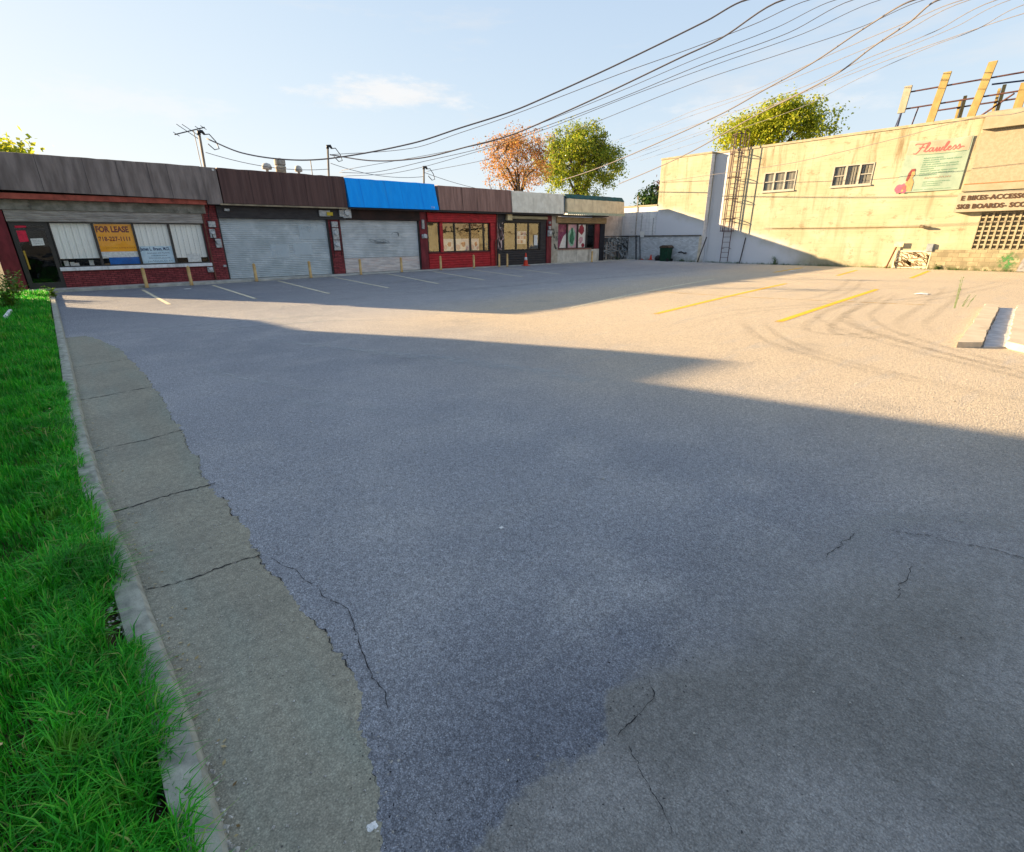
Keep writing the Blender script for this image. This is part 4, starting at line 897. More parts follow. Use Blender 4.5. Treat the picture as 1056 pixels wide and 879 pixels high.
MB().box(XW+.31, 48, -14, 18.4, 6.2, 6.35).obj('roof', ROOFM, rb)
MB().box(XW+.16, 48, 22.1, 22.3, 0, 6.4).box(47.8, 48, -14, 22.09, 0, 6.2).box(XW+.16, 47.79, -14, -13.8, 0, 6.4).obj('rear_wall', M('orange_side_wall', 'c98a4a', 'a86e36', 3, rough=.9, stain='8a5a2c'), rb)
# taller-standing far bay, half a metre proud
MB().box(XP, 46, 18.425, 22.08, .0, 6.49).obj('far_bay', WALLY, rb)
MB().box(XP-.04, 46.05, 18.4, 22.12, 6.495, 6.6, .01).obj('coping', MATS['cream_coping'], rb)
MB().box(XP-.006, XP+.4, 18.417, 18.424, 0, 6.48).obj('shaded_return_skin', WALLW, rb)  # pale skin standing in for the shaded tone of the bay's return
MB().box(XP-.035, XP-.002, 18.6, 25.02, .0, 1.66).obj('painted_brick_base', BRW, rb)
MB().box(XP-.09, XP-.001, 18.5, 25.02, 1.665, 1.74).obj('ledge', M('dark_ledge', '6d6a66', '4d4b48', 4, rough=.9), rb)
MB().box(XP-.07, XP-.0015, 18.43, 18.595, .0, 1.66).obj('corner_pier', M('cream_pier', 'd3c9b4', 'bcb29e', 4, rough=.9, stain='8f8877'), rb)
# low white wing behind the shop row's end
lw = thing('low_wing', 'low white painted wing between the shop row and the cream building', 'building', (33, 24, 0))
MB().box(XP+.0, 40, 22.1, 36, 0, 3.66).obj('wall', WALLW, lw)
MB().box(XP-.05, 40.1, 22.09, 36.1, 3.665, 3.76).obj('roof_edge', M('cream_coping', 'd4c19a'), lw)
MB().box(28.96, XP-.001, 25.03, 25.2, .0, 3.3).obj('end_wall', M('pinkish_white_wall', 'c9bfb8', 'b0a69f', 2, rough=.9, stain='7e7873', stain_scale=(2, 1, .4)), lw)
MB().tube([(XP-.05, 23.75, 1.8), (XP-.05, 23.75, 4.4)], .03, 8).obj('vent_pipe', M('vent_grey', 'a9a49a', '837f77', 6), lw)
# vertical runs on the white wing
MB().box(XP-.03, XP-.001, 22.3, 22.34, 1.75, 2.9).box(XP-.03, XP-.001, 23.3, 23.33, 1.75, 3.2).obj('conduit', METER, lw)
# upper windows
WFR = M('white_window_frame', (.36,.35,.31), (.30,.29,.25), 6, rough=.6); CURT = M('curtain', 'b9b2a2', '7f786a', 3, stretch=(1, 8, .3), rough=.9); GLW = mat_glass('upstairs_glass', (.7, .72, .72), 1.7)
def wwin(Wd, curtains, sash):
    y0, y1, z0, z1 = Wd; x = XW+.03; n = 3
    f = MB(); f.box(x-.06, x+.08, y0+.005, y0+.06, z0+.005, z1-.005).box(x-.06, x+.08, y1-.06, y1-.005, z0+.005, z1-.005).box(x-.058, x+.08, y0+.06, y1-.06, z0+.005, z0+.06).box(x-.058, x+.08, y0+.06, y1-.06, z1-.06, z1-.005)
    st = (y1-y0)/3
    for k in (1, 2): f.box(x-.05, x+.08, y0+st*k-.045, y0+st*k+.045, z0+.06, z1-.06)
    o = f.obj('window', WFR, rb)
    for k in range(3):
        a, b = y0+st*k+.06, y0+st*(k+1)-.06
        if k in sash: MB().box(x-.03, x+.02, a, b, (z0+z1)/2-.02, (z0+z1)/2+.02).obj('sash_bar', WFR, o)
        MB().quad((x+.03, a, z0+.06), (x+.03, a, z1-.06), (x+.03, b, z1-.06), (x+.03, b, z0+.06)).obj('pane', GLW, o)
    c = MB(); nn = 40
    for k in range(nn):
        a, b = y0+.06+(y1-y0-.12)*k/nn, y0+.06+(y1-y0-.12)*(k+1)/nn
        if curtains and (k*7) % 11 < 3: continue
        zz = z0+.06
        c.quad((x+.045+.01*math.sin(k*1.3), a, zz), (x+.045+.01*math.sin(k*1.3), a, z1-.05), (x+.045+.01*math.sin(k*1.3+1.3), b, z1-.05), (x+.045+.01*math.sin(k*1.3+1.3), b, zz))
    c.obj('curtain' if curtains else 'blind', CURT if curtains else M('upstairs_blind', '9a958a', '8a857a', 3), o)
    MB().quad((x+.8, y0-.5, z0-.5), (x+.8, y0-.5, z1+.5), (x+.8, y1+.5, z1+.5), (x+.8, y1+.5, z0-.5)).obj('interior', DARK, rb)
    MB().box(x-.12, x-.062, y0-.03, y1+.03, z0-.06, z0+.003).obj('sill', WFR, rb)
wwin(W1, False, (0, 1, 2)); wwin(W2, True, (0, 2))
# front of the bike shop: overhanging parapet, stucco panel, signboard, glass block
PAR = M('cream_parapet', (.30,.28,.21), (.26,.235,.165), 2, rough=.85)
PANEL = M('tan_stucco_panel', (.31,.275,.205), (.27,.23,.165), 10, rough=.95, bump=.5, bscale=60)
MB().prism([(XW-.42, 5.98), (XW-.05, 5.98), (XW-.05, 6.64), (XW-.3, 6.66), (XW-.40, 6.60), (XW-.43, 6.5)], 'y', -14, 5.6).obj('parapet', PAR, rb)
MB().box(XW-.14, XW-.002, -14, 5.62, 3.77, 5.97).obj('stucco_panel', PANEL, rb)
MB().prism([(XW-.32, 3.47), (XW-.01, 3.47), (XW-.01, 3.765), (XW-.30, 3.765), (XW-.34, 3.72)], 'y', -14, 5.72).obj('cream_band', PAR, rb)
MB().box(XW-.335, XW-.30, -14, 5.71, 3.77, 3.80).obj('trim', M('brown_trim', '9a6a3e', '80552f', 5), rb)
sg = thing('shop_sign', 'long cream signboard reading E BIKES-ACCESSORIES and SK8 BOARDS- SCOOTERS', 'sign', (XW-.3, 2, 2.6))
MB().prism([(XW-.42, 2.60), (XW-.003, 2.60), (XW-.003, 3.43), (XW-.36, 3.43)], 'y', -2.5, 5.80).obj('signboard', M('cream_signboard', (.31,.285,.22), (.27,.24,.18), 2, rough=.7), sg)
BRN = M('dark_brown_letters', '4a3526', '3c2a1e', 6, rough=.6)
text('lettering', 'E BIKES-ACCESSORIES', .27, (XW-.405, 5.66, 3.10), (0, -1, 0), (.07, 0, 1), BRN, sg, xs=1.0, off=.012, spacing=1.07)
text('lettering', 'SK8 BOARDS- SCOOTERS', .27, (XW-.432, 5.72, 2.74), (0, -1, 0), (.07, 0, 1), BRN, sg, xs=1.0, off=.012, spacing=1.05)
# glass block window: deep grid
gbo = MB(); y0, y1, z0, z1 = GB; ny, nz_ = 16, 8
for k in range(ny+1): yy = y0+(y1-y0)*k/ny; gbo.box(XW-.05, XW+.06, max(y0, yy-.035), min(y1, yy+.035), z0, z1)
for k in range(nz_+1): zz = z0+(z1-z0)*k/nz_; gbo.box(XW-.03, XW+.058, y0, y1, max(z0, zz-.028), min(z1, zz+.028))
go = gbo.obj('glass_block_window', M('cream_grid', (.32,.29,.21), (.26,.225,.15), 6, rough=.8), rb)
MB().quad((XW+.04, y0, z0), (XW+.04, y0, z1), (XW+.04, y1, z1), (XW+.04, y1, z0)).obj('glass_blocks', M('dim_glass_block', (.17,.135,.065), (.10,.085,.05), 8, rough=.25, spec=.6), go)
CMU = M('grey_green_block', 'a39a80', '8a836c', 2.5, brick=('y', .4, .2, '6f6a58'), rough=.95, stain='6c6b58', stain_scale=(1, 1.5, 1), dirt=(0, .35, '4d5139'))
bb = MB().box(XW-.06, XW-.003, 2.2, 6.25, 0, .93).obj('block_base', CMU, rb)
WTAG = M('white_tag_ground', 'd5cbb2', 'bfb59c', 6, rough=.9)
wt = MB().box(XW-.05, XW-.004, 6.26, 7.75, .02, .88).obj('tagged_patch', WTAG, rb)
g_ = MB(); scribble(g_, lambda u, v: (XW-.056, 7.68-1.36*u, .1+.7*v), 20, .026, 31, (-1, 0, 0)); g_.obj('graffiti', M('dark_spray2', '7d6a50', '5d4f3c', 6), wt)
gsp = MB(); r_ = random.Random(4)
gsp.add([(XW-.066, 3.42, .46)] + [(XW-.066, 3.42+.42*math.cos(a)*r_.uniform(.75, 1.1), .46+.42*math.sin(a)*r_.uniform(.8, 1.05)) for a in [i*2*math.pi/26 for i in range(26)]], [(0, i+1, (i+1) % 26+1) for i in range(26)]); gsp.obj('green_splash', mat_decal('green_spray', (.05, .20, .06), 9, (.4, .62), 1.5), bb, fade=[1.0]+[.12]*26)
MB().add([(XW-.068, 3.02, .03), (XW-.068, 2.72, .03), (XW-.068, 2.6, .5), (XW-.068, 2.45, .93), (XW-.068, 2.72, .93), (XW-.068, 2.92, .6)], [(0, 1, 2, 3, 4, 5)]).obj('grey_swash', M('grey_spray', '8f8f92', '6d6d72', 8), bb)
MB().add([(XW-.070, 2.7, .03), (XW-.070, 2.3, .03), (XW-.070, 2.3, .5), (XW-.070, 2.52, .45)], [(0, 1, 2, 3)]).obj('dark_swash', BLACK, bb)
MB().box(XW-.02, XW+.02, 5.62, 5.72, 3.8, 5.9).obj('panel_edge', PAR, rb)
# conduit running to a wall lamp; crack line on the wall
MB().tube([(XW-.02, 14.2, 2.05), (XW-.02, 7.0, 1.98)], .014, 6).obj('conduit', M('conduit_tan', '9a8356', '80693f', 6), rb)
lp = tag(MB().tube([(XW-.01, 7.0, 2.0), (XW-.12, 6.95, 2.02), (XW-.2, 6.8, 2.0)], [.05, .07, .05], 10).box(XW-.26, XW-.1, 6.55, 7.0, 1.94, 2.0, .01).obj('wall_lamp', M('lamp_bronze', '6b5a44', '4d4030', 6, rough=.5)), 'small bronze wall lamp at the end of a thin conduit on the cream wall', 'lamp')
tag(MB().box(XW-.12, XW-.003, 6.22, 6.5, .84, 1.2, .01).box(XW-.14, XW-.12, 6.25, 6.47, .87, 1.17).obj('meter_box', M('grey_blue_box', '8b949c', '747c84', 6, rough=.5)), 'small grey utility box just above the graffiti patch', 'utility box')
sgp = thing('sign_post', 'leaning rusty post with a blank white plate beside the graffiti patch', 'sign post', (XW-.3, 7.9, 0))
MB().tube([(XW-.3, 7.93, 0), (XW-.12, 7.72, 1.15)], .035, 8).obj('post', M('rusty_post', '6d3d24', '50301f', 8), sgp)
MB().box(XW-.2, XW-.17, 7.45, 7.85, 1.05, 1.3).obj('plate', M('pale_plate', 'e0cfa4', 'cdb98c', 8), sgp)
# Flawless banner
bn = thing('banner', 'mint green Flawless salon banner hung high on the cream wall', 'banner', (XW-.05, 7, 3.6))
def BN(u, v, off=0.0):
    tl_, tr_, bl_, br_ = (8.28, 5.90), (5.88, 5.84), (8.42, 3.60), (5.90, 3.61)
    y = (tl_[0]*(1-u)+tr_[0]*u)*v + (bl_[0]*(1-u)+br_[0]*u)*(1-v); z = (tl_[1]*(1-u)+tr_[1]*u)*v + (bl_[1]*(1-u)+br_[1]*u)*(1-v)
    z -= .06*math.sin(math.pi*u)*v
    fold = .028*math.sin(9*u+5*v)*math.sin(math.pi*min(1, u*1.1)) + .03*math.exp(-((u-.12-.35*(1-v))*9)**2) + .03*math.exp(-((u-.93+.4*(1-v))*9)**2)
    return (XW-.05-fold-off, y, z)
def bsheet(u0, u1, v0, v1, off, n=24):
    mb = MB(); mb.v = [BN(u0+(u1-u0)*i/n, v0+(v1-v0)*j/n, off) for j in range(n+1) for i in range(n+1)]
    mb.f = [(j*(n+1)+i, (j+1)*(n+1)+i, (j+1)*(n+1)+i+1, j*(n+1)+i+1) for j in range(n) for i in range(n)]; return mb
MINT = M('mint_vinyl', (.245,.325,.27), (.215,.29,.24), 3, rough=.5); CREAMV = M('cream_vinyl', (.32,.295,.23), (.29,.26,.20), 3, rough=.5)
bsheet(0, 1, 0, 1, 0).obj('banner_sheet', MINT, bn, smooth=True)
bsheet(.02, .98, .74, .985, .006).obj('cream_header', CREAMV, bn, smooth=True)
BRD = M('coral_script', (.42,.09,.09), (.38,.08,.08), 5, rough=.6); TEAL = M('teal_print', (.10,.25,.18), (.09,.225,.16), 5, rough=.6)
def cr(pts, k=8):
    out = []
    for i in range(len(pts)-1):
        a, b, c, d = [Vector(pts[j] + (0,)) for j in (max(i-1, 0), i, i+1, min(i+2, len(pts)-1))]
        for j in range(k): t = j/k; q = .5*((2*b)+(c-a)*t+(2*a-5*b+4*c-d)*t*t+(3*b-a-3*c+d)*t**3); out.append((q.x, q.y))
    return out + [pts[-1]]
script = [  # flowing lettering: F l a w l e s s, in letter units
    [(-.5, 1.5), (-.2, 1.75), (.6, 1.7), (1.5, 1.85), (1.9, 2.05)], [(.95, 1.75), (.7, 1.0), (.4, .2), (.0, -.35), (-.45, -.3)], [(.3, .85), (.8, .95), (1.2, 1.0)],
    [(1.2, .1), (1.7, .9), (1.95, 1.7), (1.75, 1.85), (1.5, 1.0), (1.45, .15), (1.7, .02), (2.0, .3)],
    [(2.65, .75), (2.35, .8), (2.1, .4), (2.2, .03), (2.5, .15), (2.75, .8), (2.65, .2), (2.85, .02), (3.1, .35)],
    [(3.1, .35), (3.3, .8), (3.25, .15), (3.45, .02), (3.75, .8), (3.7, .15), (3.95, .05), (4.2, .75), (4.35, .7)],
    [(4.3, .1), (4.75, .9), (5.0, 1.7), (4.8, 1.85), (4.55, 1.0), (4.5, .15), (4.75, .02), (5.05, .35)],
    [(5.05, .35), (5.45, .6), (5.35, .85), (5.1, .6), (5.15, .1), (5.45, .02), (5.8, .4)],
    [(5.8, .35), (6.15, .9), (6.3, .4), (6.15, .0), (5.9, .1)], [(6.25, .15), (6.6, .5), (6.8, .95), (6.95, .4), (6.8, 0), (6.5, .1)], [(6.9, .1), (7.3, .4), (7.6, .3)]]
mb = MB(); U = lambda p: BN(.16 + p[0]*.097, .785 + p[1]*.088, .014)
for st_ in script: mb.ribbon([U(p) for p in cr(st_)], .046, (-1, 0, 0))
mb.obj('lettering', BRD, bn)
mb = MB(); mb.ribbon([BN(.16+.78*i/20, .735, .016) for i in range(21)], .02, (-1, 0, 0)); mb.obj('underline', TEAL, bn)
mb = MB()
for k in range(9):
    v = .66-.042*k; squiggle_line(mb, lambda u, v_: BN(u, v_, .012), .32, [.62, .92, .58, .9, .88, .55, .9, .84, .6][k], v, .022, .02, 40+k, (-1, 0, 0))
for k in range(3): squiggle_line(mb, lambda u, v_: BN(u, v_, .012), .42, [.86, .74, .7][k], .19-.04*k, .02, .018, 60+k, (-1, 0, 0))
squiggle_line(mb, lambda u, v_: BN(u, v_, .012), .3, .9, .04, .015, .014, 70, (-1, 0, 0))
mb.obj('small_lettering', TEAL, bn)
mb = MB(); squiggle_line(mb, lambda u, v_: BN(u, v_, .012), .42, .84, .27, .035, .035, 66, (-1, 0, 0)); mb.obj('cream_lettering', CREAMV, bn)
def bpoly(poly, mt, nm, off): MB().add([BN(u, v, off) for u, v in poly], [tuple(range(len(poly)))]).obj(nm, mt, bn)
bpoly(blob(.09, .08, .10, .10, 16, 3, .3), M('pink_flowers', (.38,.10,.16), (.34,.07,.12), 20), 'flowers', .012)
bpoly([(.10, .02), (.27, .02), (.27, .2), (.235, .27), (.2, .3), (.15, .24)], M('warm_skin_print', (.38,.25,.12), (.34,.21,.09), 8), 'figure', .014)
bpoly(blob(.205, .36, .045, .075, 16, 2, .1), M('warm_skin_print', 'd9a050'), 'face', .017)
bpoly([(.13, .24), (.16, .22), (.19, .33), (.19, .41), (.245, .42), (.23, .47), (.17, .46), (.14, .38)], M('auburn_hair_print', (.20,.05,.05), (.17,.04,.04), 8), 'hair', .020)
bpoly(blob(.14, .1, .035, .05, 10, 8, .3), BRD, 'flowers', .0165)
# ladder with cage
ld = thing('ladder', 'rusty fixed steel ladder with safety cage up the cream wall', 'ladder', (XW-.25, 16.9, 0))
RUSTL = M('rusty_lilac_steel', '5e4a4e', '4a3638', 8, rough=.7)
xl = XW-.22; ya, yb2 = 16.62, 17.12
MB().tube([(xl, ya, .1), (xl, ya, 7.5), (xl+.25, ya, 7.62), (xl+.6, ya, 7.5), (xl+.6, ya, 6.62)], .026, 8).tube([(xl, yb2, .1), (xl, yb2, 7.5), (xl+.25, yb2, 7.62), (xl+.6, yb2, 7.5), (xl+.6, yb2, 6.62)], .026, 8).obj('rails', RUSTL, ld)
mb = MB()
for k in range(21): mb.tube([(xl, ya, .35+.31*k), (xl, yb2, .35+.31*k)], .013, 6)
mb.obj('rungs', RUSTL, ld)
def hoop(z):
    pts = []
    for i in range(13):
        a = math.pi*i/12; pts.append((xl-.62*math.sin(a), (ya+yb2)/2+.36*math.cos(a), z))
    return [(xl, yb2, z)] + pts + [(xl, ya, z)]
mb = MB()
for z_ in (1.95, 2.65, 3.8, 5.0, 6.3): mb.tube(hoop(z_), .024, 6)
for i in (0, 3, 6, 9, 12):
    a = math.pi*i/12; mb.tube([(xl-.64*math.sin(a), (ya+yb2)/2+.37*math.cos(a), 1.9), (xl-.64*math.sin(a), (ya+yb2)/2+.37*math.cos(a), 7.3)], .018, 6)
mb.tube(hoop(7.3), .024, 6); mb.obj('safety_cage', RUSTL, ld)
mb = MB()
for z_ in (.9, 2.7, 4.5, 6.2):
    for y_ in (ya, yb2): mb.tube([(xl, y_, z_), (XW, y_, z_)], .016, 6)
mb.obj('wall_bracket', RUSTL, ld)
tag(MB().tube([(XW-.12, 15.85, 0), (XW-.05, 15.72, 1.55)], .03, 8).obj('steel_post', M('dark_post', '3a3436', '2c282a', 6)), 'short dark steel post leaning on the wall right of the ladder', 'post')
tag(MB().tube([(XP-.12, 18.5, 0), (XP-.1, 18.05, 1.6)], .035, 8).obj('drain_pipe', M('dark_post', '3a3436')), 'dark pipe rising beside the corner pier of the white wall', 'pipe')
# roof billboard frame
bf = thing('billboard_frame', 'bare rusted billboard frame with yellow uprights on the cream roof', 'billboard frame', (33.6, 6, 6.3))
YEL = M('yellow_upright', (.33,.25,.10), (.26,.19,.07), 5, stretch=(1, 1, .5), rough=.7, stain='8a6a30'); RS = M('brown_steel', '5c3a34', '453030', 5, rough=.7); BS = M('blue_grey_steel', '3b4668', '323a52', 6)
XB = 33.6
for (yb_, zb_, yt_, zt_, mt) in ((9.2, 7.35, 9.14, 8.5, M('pale_upright', (.32,.30,.24), (.26,.24,.18), 5)), (7.94, 6.4, 7.7, 8.78, YEL), (6.42, 6.4, 6.12, 8.85, YEL), (4.84, 6.4, 4.8, 7.8, YEL), (3.2, 6.4, 3.1, 8.9, YEL)):
    wd_ = .15
    MB().add([(XB-.06, yb_-wd_, zb_), (XB+.06, yb_-wd_, zb_), (XB+.06, yb_+wd_, zb_), (XB-.06, yb_+wd_, zb_), (XB-.06, yt_-wd_, zt_), (XB+.06, yt_-wd_, zt_), (XB+.06, yt_+wd_, zt_), (XB-.06, yt_+wd_, zt_)], [(0, 3, 2, 1), (4, 5, 6, 7), (0, 1, 5, 4), (1, 2, 6, 5), (2, 3, 7, 6), (3, 0, 4, 7)]).obj('upright', mt, bf)
MB().tube([(XB, 9.25, 6.3), (XB, 9.2, 7.36)], .05, 8).tube([(XB, 9.4, 6.3), (XB, 9.22, 7.3)], .02, 6).obj('upright_foot', BS, bf)
for z0_, z1_, m_ in ((8.24, 8.22, RS), (7.52, 7.52, RS), (6.68, 6.8, RS)): MB().tube([(XB+.09, 9.15, z0_), (XB+.09, 1.5, z1_)], .035, 8).obj('rail', m_, bf)
MB().tube([(XB+1.4, 8.2, 7.45), (XB+1.4, 1.5, 7.45)], .035, 8).obj('rail', RS, bf); MB().tube([(XB+.3, 6.0, 8.0), (XB+1.2, 3.4, 8.0)], .035, 8).obj('rail', BS, bf)
for (y_, z_) in ((7.1, 7.9), (5.75, 8.1)): 
    MB().box(XB+1.3, XB+1.42, y_-.1, y_+.02, 6.36, z_).box(XB+1.46, XB+1.56, y_+.08, y_+.18, 6.36, z_-.1).obj('rear_upright', YEL, bf)
MB().tube([(XB+.1, 5.1, 7.45), (XB+1.4, 7.0, 6.4)], .04, 8).tube([(XB+1.3, 5.6, 6.4), (XB+.1, 3.6, 7.5)], .035, 8).tube([(XB+.1, 8.55, 7.5), (XB+1.2, 9.0, 6.4)], .03, 8).obj('brace', RS, bf)

# ------------------------------------------------------------------ iron enclosure in the corner
ic = thing('iron_gate', 'dark scrawled iron gate closing the corner between shops and white wall', 'gate', (30.5, 24.3, .1))
IRON = M('dark_iron', '2d3138', '3c4046', 6, rough=.7)
mb = MB().box(28.98, 32.05, 24.25, 24.29, 1.32, 1.62)
x_ = 29.1; r_ = random.Random(2)
while x_ < 32: mb.box(x_, x_+r_.choice((.03, .05, .14, .22)), 24.26, 24.285, .14, 1.34); x_ += r_.uniform(.22, .42)
mb.box(28.98, 32.05, 24.24, 24.30, .7, .78).obj('gate_panel', IRON, ic)
MB().tube([(28.98, 24.27, 1.7), (32.05, 24.27, 1.7)], .03, 8).obj('top_rail', IRON, ic)
MB().tube([(31.85, 23.3, .08), (31.98, 23.55, 1.75)], .05, 8).tube([(32.0, 23.05, .08), (32.06, 23.3, 1.75)], .03, 8).obj('brace_post', IRON, ic)
g_ = MB(); scribble(g_, lambda u, v: (29.1+2.9*u, 24.235, .2+1.4*v), 14, .05, 51, (0, -1, 0)); g_.obj('graffiti', M('pale_spray', '9ba3a8', '7b848a', 6), ic)
tag(MB().quad((XP-.1, 23.35, 1.62), (XP-.1, 22.95, 1.62), (XP-.1, 22.9, 2.0), (XP-.1, 23.3, 2.02)).obj('notice', PAPER), 'white notice sheet on the white wall above the iron gate', 'notice')
# ------------------------------------------------------------------ concrete island at right
isl = thing('concrete_island', 'low broken concrete island with a sunken pit at the right edge', 'island', (12, .5, 0))
ISC = M('sunlit_concrete', (.56,.48,.36), (.48,.41,.30), 4, rough=.95, bump=.4, bscale=30, stain='867a66', stain_scale=(1, 1, 1))
def rag(poly, z0, z1, nm, mt, seed, j=.03):
    r = random.Random(seed); Q = []
    for (a, b), (c, d) in zip(poly, poly[1:]+poly[:1]):
        n = max(2, int(math.hypot(c-a, d-b)/.22))
        for i in range(n): t = i/n; Q.append((a+(c-a)*t+r.gauss(0, j), b+(d-b)*t+r.gauss(0, j)))
    return MB().prism(Q, 'z', z0, z1).obj(nm, mt, isl)
rag([(9.95, 1.28), (10.2, 1.05), (16.1, 1.57), (16.1, 1.82)], -.02, .085, 'kerb_edge', ISC, 1, .008)
rag([(10.22, 1.03), (10.5, .72), (16.3, 1.2), (16.12, 1.55)], -.02, .02, 'pit_floor', M('pit_grey', 'b6babd', '9a9ea2', 6, rough=.95, bump=.6, bscale=25), 2, .01)
rag([(10.45, .80), (10.05, .4), (9.9, -2.0), (16.9, -2.5), (16.75, 1.2), (16.25, 1.30)], -.02, .10, 'slab', ISC, 3, .012)
# weeds
def weed(nm, lb, cat, loc, n, h, spread, mat, seed, lw_=.02, ll=.12, group=None, parentthing=None):
    r = random.Random(seed); t = parentthing or thing(nm, lb, cat, loc, group); st_ = MB(); lf = MB(); L = Vector(loc)
    for k in range(n):
        a = r.uniform(0, 6.28); d = Vector((math.cos(a), math.sin(a), 0))*r.uniform(.1, 1)*spread; hh = h*r.uniform(.5, 1); b = L + Vector((r.gauss(0, spread*.25), r.gauss(0, spread*.25), 0))
        p = [b, b+d*.3+Vector((0, 0, hh*.5)), b+d+Vector((0, 0, hh))]; st_.tube(p, [.006, .005, .003], 5)
        for i in range(int(6+hh*14)):
            u = r.uniform(.15, 1); q = p[0].lerp(p[1], u*2) if u < .5 else p[1].lerp(p[2], u*2-1); an = r.uniform(0, 6.28); dv = Vector((math.cos(an), math.sin(an), r.uniform(-.2, .7))).normalized(); sd = dv.cross(Vector((0, 0, 1))).normalized()*lw_
            l_ = ll*r.uniform(.6, 1.2); lf.add([q, q+dv*l_*.5+sd, q+dv*l_, q+dv*l_*.5-sd], [(0, 1, 2, 3)])
    st_.obj('stem', mat, t); lf.obj('leaves', mat, t); return t
WEED = mat_leaf('weed_green', ['3c6a1a', '5c8a26', '88a834'], .4); WEEDD = mat_leaf('weed_dark', ['1f4a16', '33641e', '54802a'], .4)
weed('weed', 'tall thin weed growing from a crack left of the concrete island', 'weed', (15.5, 2.25, 0), 2, .78, .06, WEED, 1, .012, .07)
weed('weed', 'small wispy weed just right of the tall thin one', 'weed', (15.95, 2.15, 0), 3, .3, .12, WEED, 2, .01, .06)
for k, (x, y, n, h, sp, lb) in enumerate(((-1.32, 17.2, 26, .85, .4, 'bushy yellow green weed at the left edge before the glass door'), (-.62, 20.3, 12, .34, .16, 'yellow flowering tuft at the far end of the kerb'),
    (-1.45, 21.3, 22, .8, .35, 'dark weed clump against the door of the leftmost shop'), (32.5, 13.6, 8, .5, .5, 'weed clump at the wall foot right of the ladder'), (32.0, 19.6, 7, .28, .4, 'weeds at the white wall right of the green bin'),
    (32.55, 5.9, 6, .25, .3, 'small weed at the foot of the grey block base'), (30.4, 24.0, 9, .35, .6, 'dark weeds under the iron gate'), (-.40, 2.95, 22, .13, .12, 'bushy tuft hanging over the kerb beside the bare soil gap'), (-.48, 5.35, 16, .16, .15, 'yellowish tuft at the kerb further up the lawn'))):
    weed('weed', lb, 'weed', (x, y, 0 if x > 0 else .06), n, h, sp, WEED if k in (0, 1, 8) else WEEDD, 10+k, .03 if k < 7 else .008, .13 if k < 7 else .05)
def low_weeds():
    r = random.Random(6); mb = MB()
    for _ in range(900):
        y = r.choice((r.uniform(12.2, 18), r.uniform(18, 24), r.uniform(3, 12))); x = (XW if y < 18.4 else XP-.04) - abs(r.gauss(0, .09)) - .01; h = r.uniform(.04, .16); a = r.uniform(0, 6.28); w_ = .012
        mb.add([(x-w_*math.sin(a), y+w_*math.cos(a), 0), (x+w_*math.sin(a), y-w_*math.cos(a), 0), (x+h*.5*math.cos(a), y+h*.5*math.sin(a), h)], [(0, 1, 2)])
    tag(mb.obj('wall_weeds', WEEDD), 'thin line of grass and weeds along the foot of the wall', 'weeds', kind='stuff')
low_weeds()
tag(MB().box(-1.30, -1.24, 14.6, 16.0, .14, .2, .008).obj('fallen_stake', WHITEP), 'white painted stake lying in the grass at the left edge', 'stake')

# ------------------------------------------------------------------ roof masts, vent, antenna
GALV = M('galvanised_pipe', '8d8479', '6e665d', 5, rough=.6)
def mast(lb, base, top, hook=True):
    t = thing('service_mast', lb, 'mast', base); b, p = Vector(base), Vector(top)
    MB().tube([b, p], .05, 8).obj('pole', GALV, t)
    MB().tube([p, p+Vector((0, 0, .1)), p+Vector((.12, -.02, .12)), p+Vector((.18, -.02, .03))], [.07, .08, .07, .05], 8).obj('weatherhead', BLACK, t, smooth=True)
    if hook: MB().tube([p+Vector((.16, 0, .02)), p+Vector((.35, -.05, .05)), p+Vector((.55, -.05, -.2)), p+Vector((.62, -.05, -.45)), p+Vector((.45, -.03, -.5)), p+Vector((.25, 0, -.3))], .02, 6).obj('drip_loop', BLACK, t, smooth=True)
    return t
mA = mast('rust streaked service mast above the leftmost shop, with a drip loop', (5.15, 25.5, 4.1), (5.2, 25.5, 5.62))
mB = mast('dark service mast at the seam of the maroon and blue fascias', (10.3, 25.5, 4.1), (10.45, 25.5, 5.6))
mC = mast('short thin service mast above the blue fascia', (15.5, 25.5, 4.1), (15.58, 25.5, 5.1), True)
an_ = thing('tv_antenna', 'old spiky television antenna left of the first service mast', 'antenna', (4.95, 25.5, 4.1))
AB0, AB1 = FY(180, 139, 25.4), FY(211, 131.5, 25.6)
MB().tube([(5.06, 25.56, 4.1), AB0.lerp(AB1, .62)], .014, 6).obj('mast_tube', GALV, an_)
MB().tube([AB0, AB1], .02, 6).obj('boom', BLACK, an_)
mb = MB()
for u_, L_ in ((.06, .12), (.42, .42), (.55, .36), (.8, .15), (.96, .12)):
    c_ = AB0.lerp(AB1, u_); d_ = Vector((-.75, .2, .55)); mb.tube([c_-d_*L_, c_+d_*L_], .012, 6)
mb.obj('elements', BLACK, an_)
rv = thing('roof_vent', 'fat pale metal roof vent behind the maroon fascia', 'roof vent', (8.4, 26.2, 4.1))
MB().lathe([(.22, 0), (.22, .6), (.24, .62), (.24, .68), (.2, .7)], (8.4, 26.2, 4.1), 18).obj('duct', M('vent_cream', 'b9b2a2', '9a9384', 5, stretch=(1, 1, 4), rough=.6), rv, smooth=True)
MB().lathe([(.18, 0), (.24, .04), (.24, .24), (.2, .28), (.05, .32)], (8.4, 26.2, 4.8), 18).obj('cap', M('vent_grey', 'a9a49a'), rv)
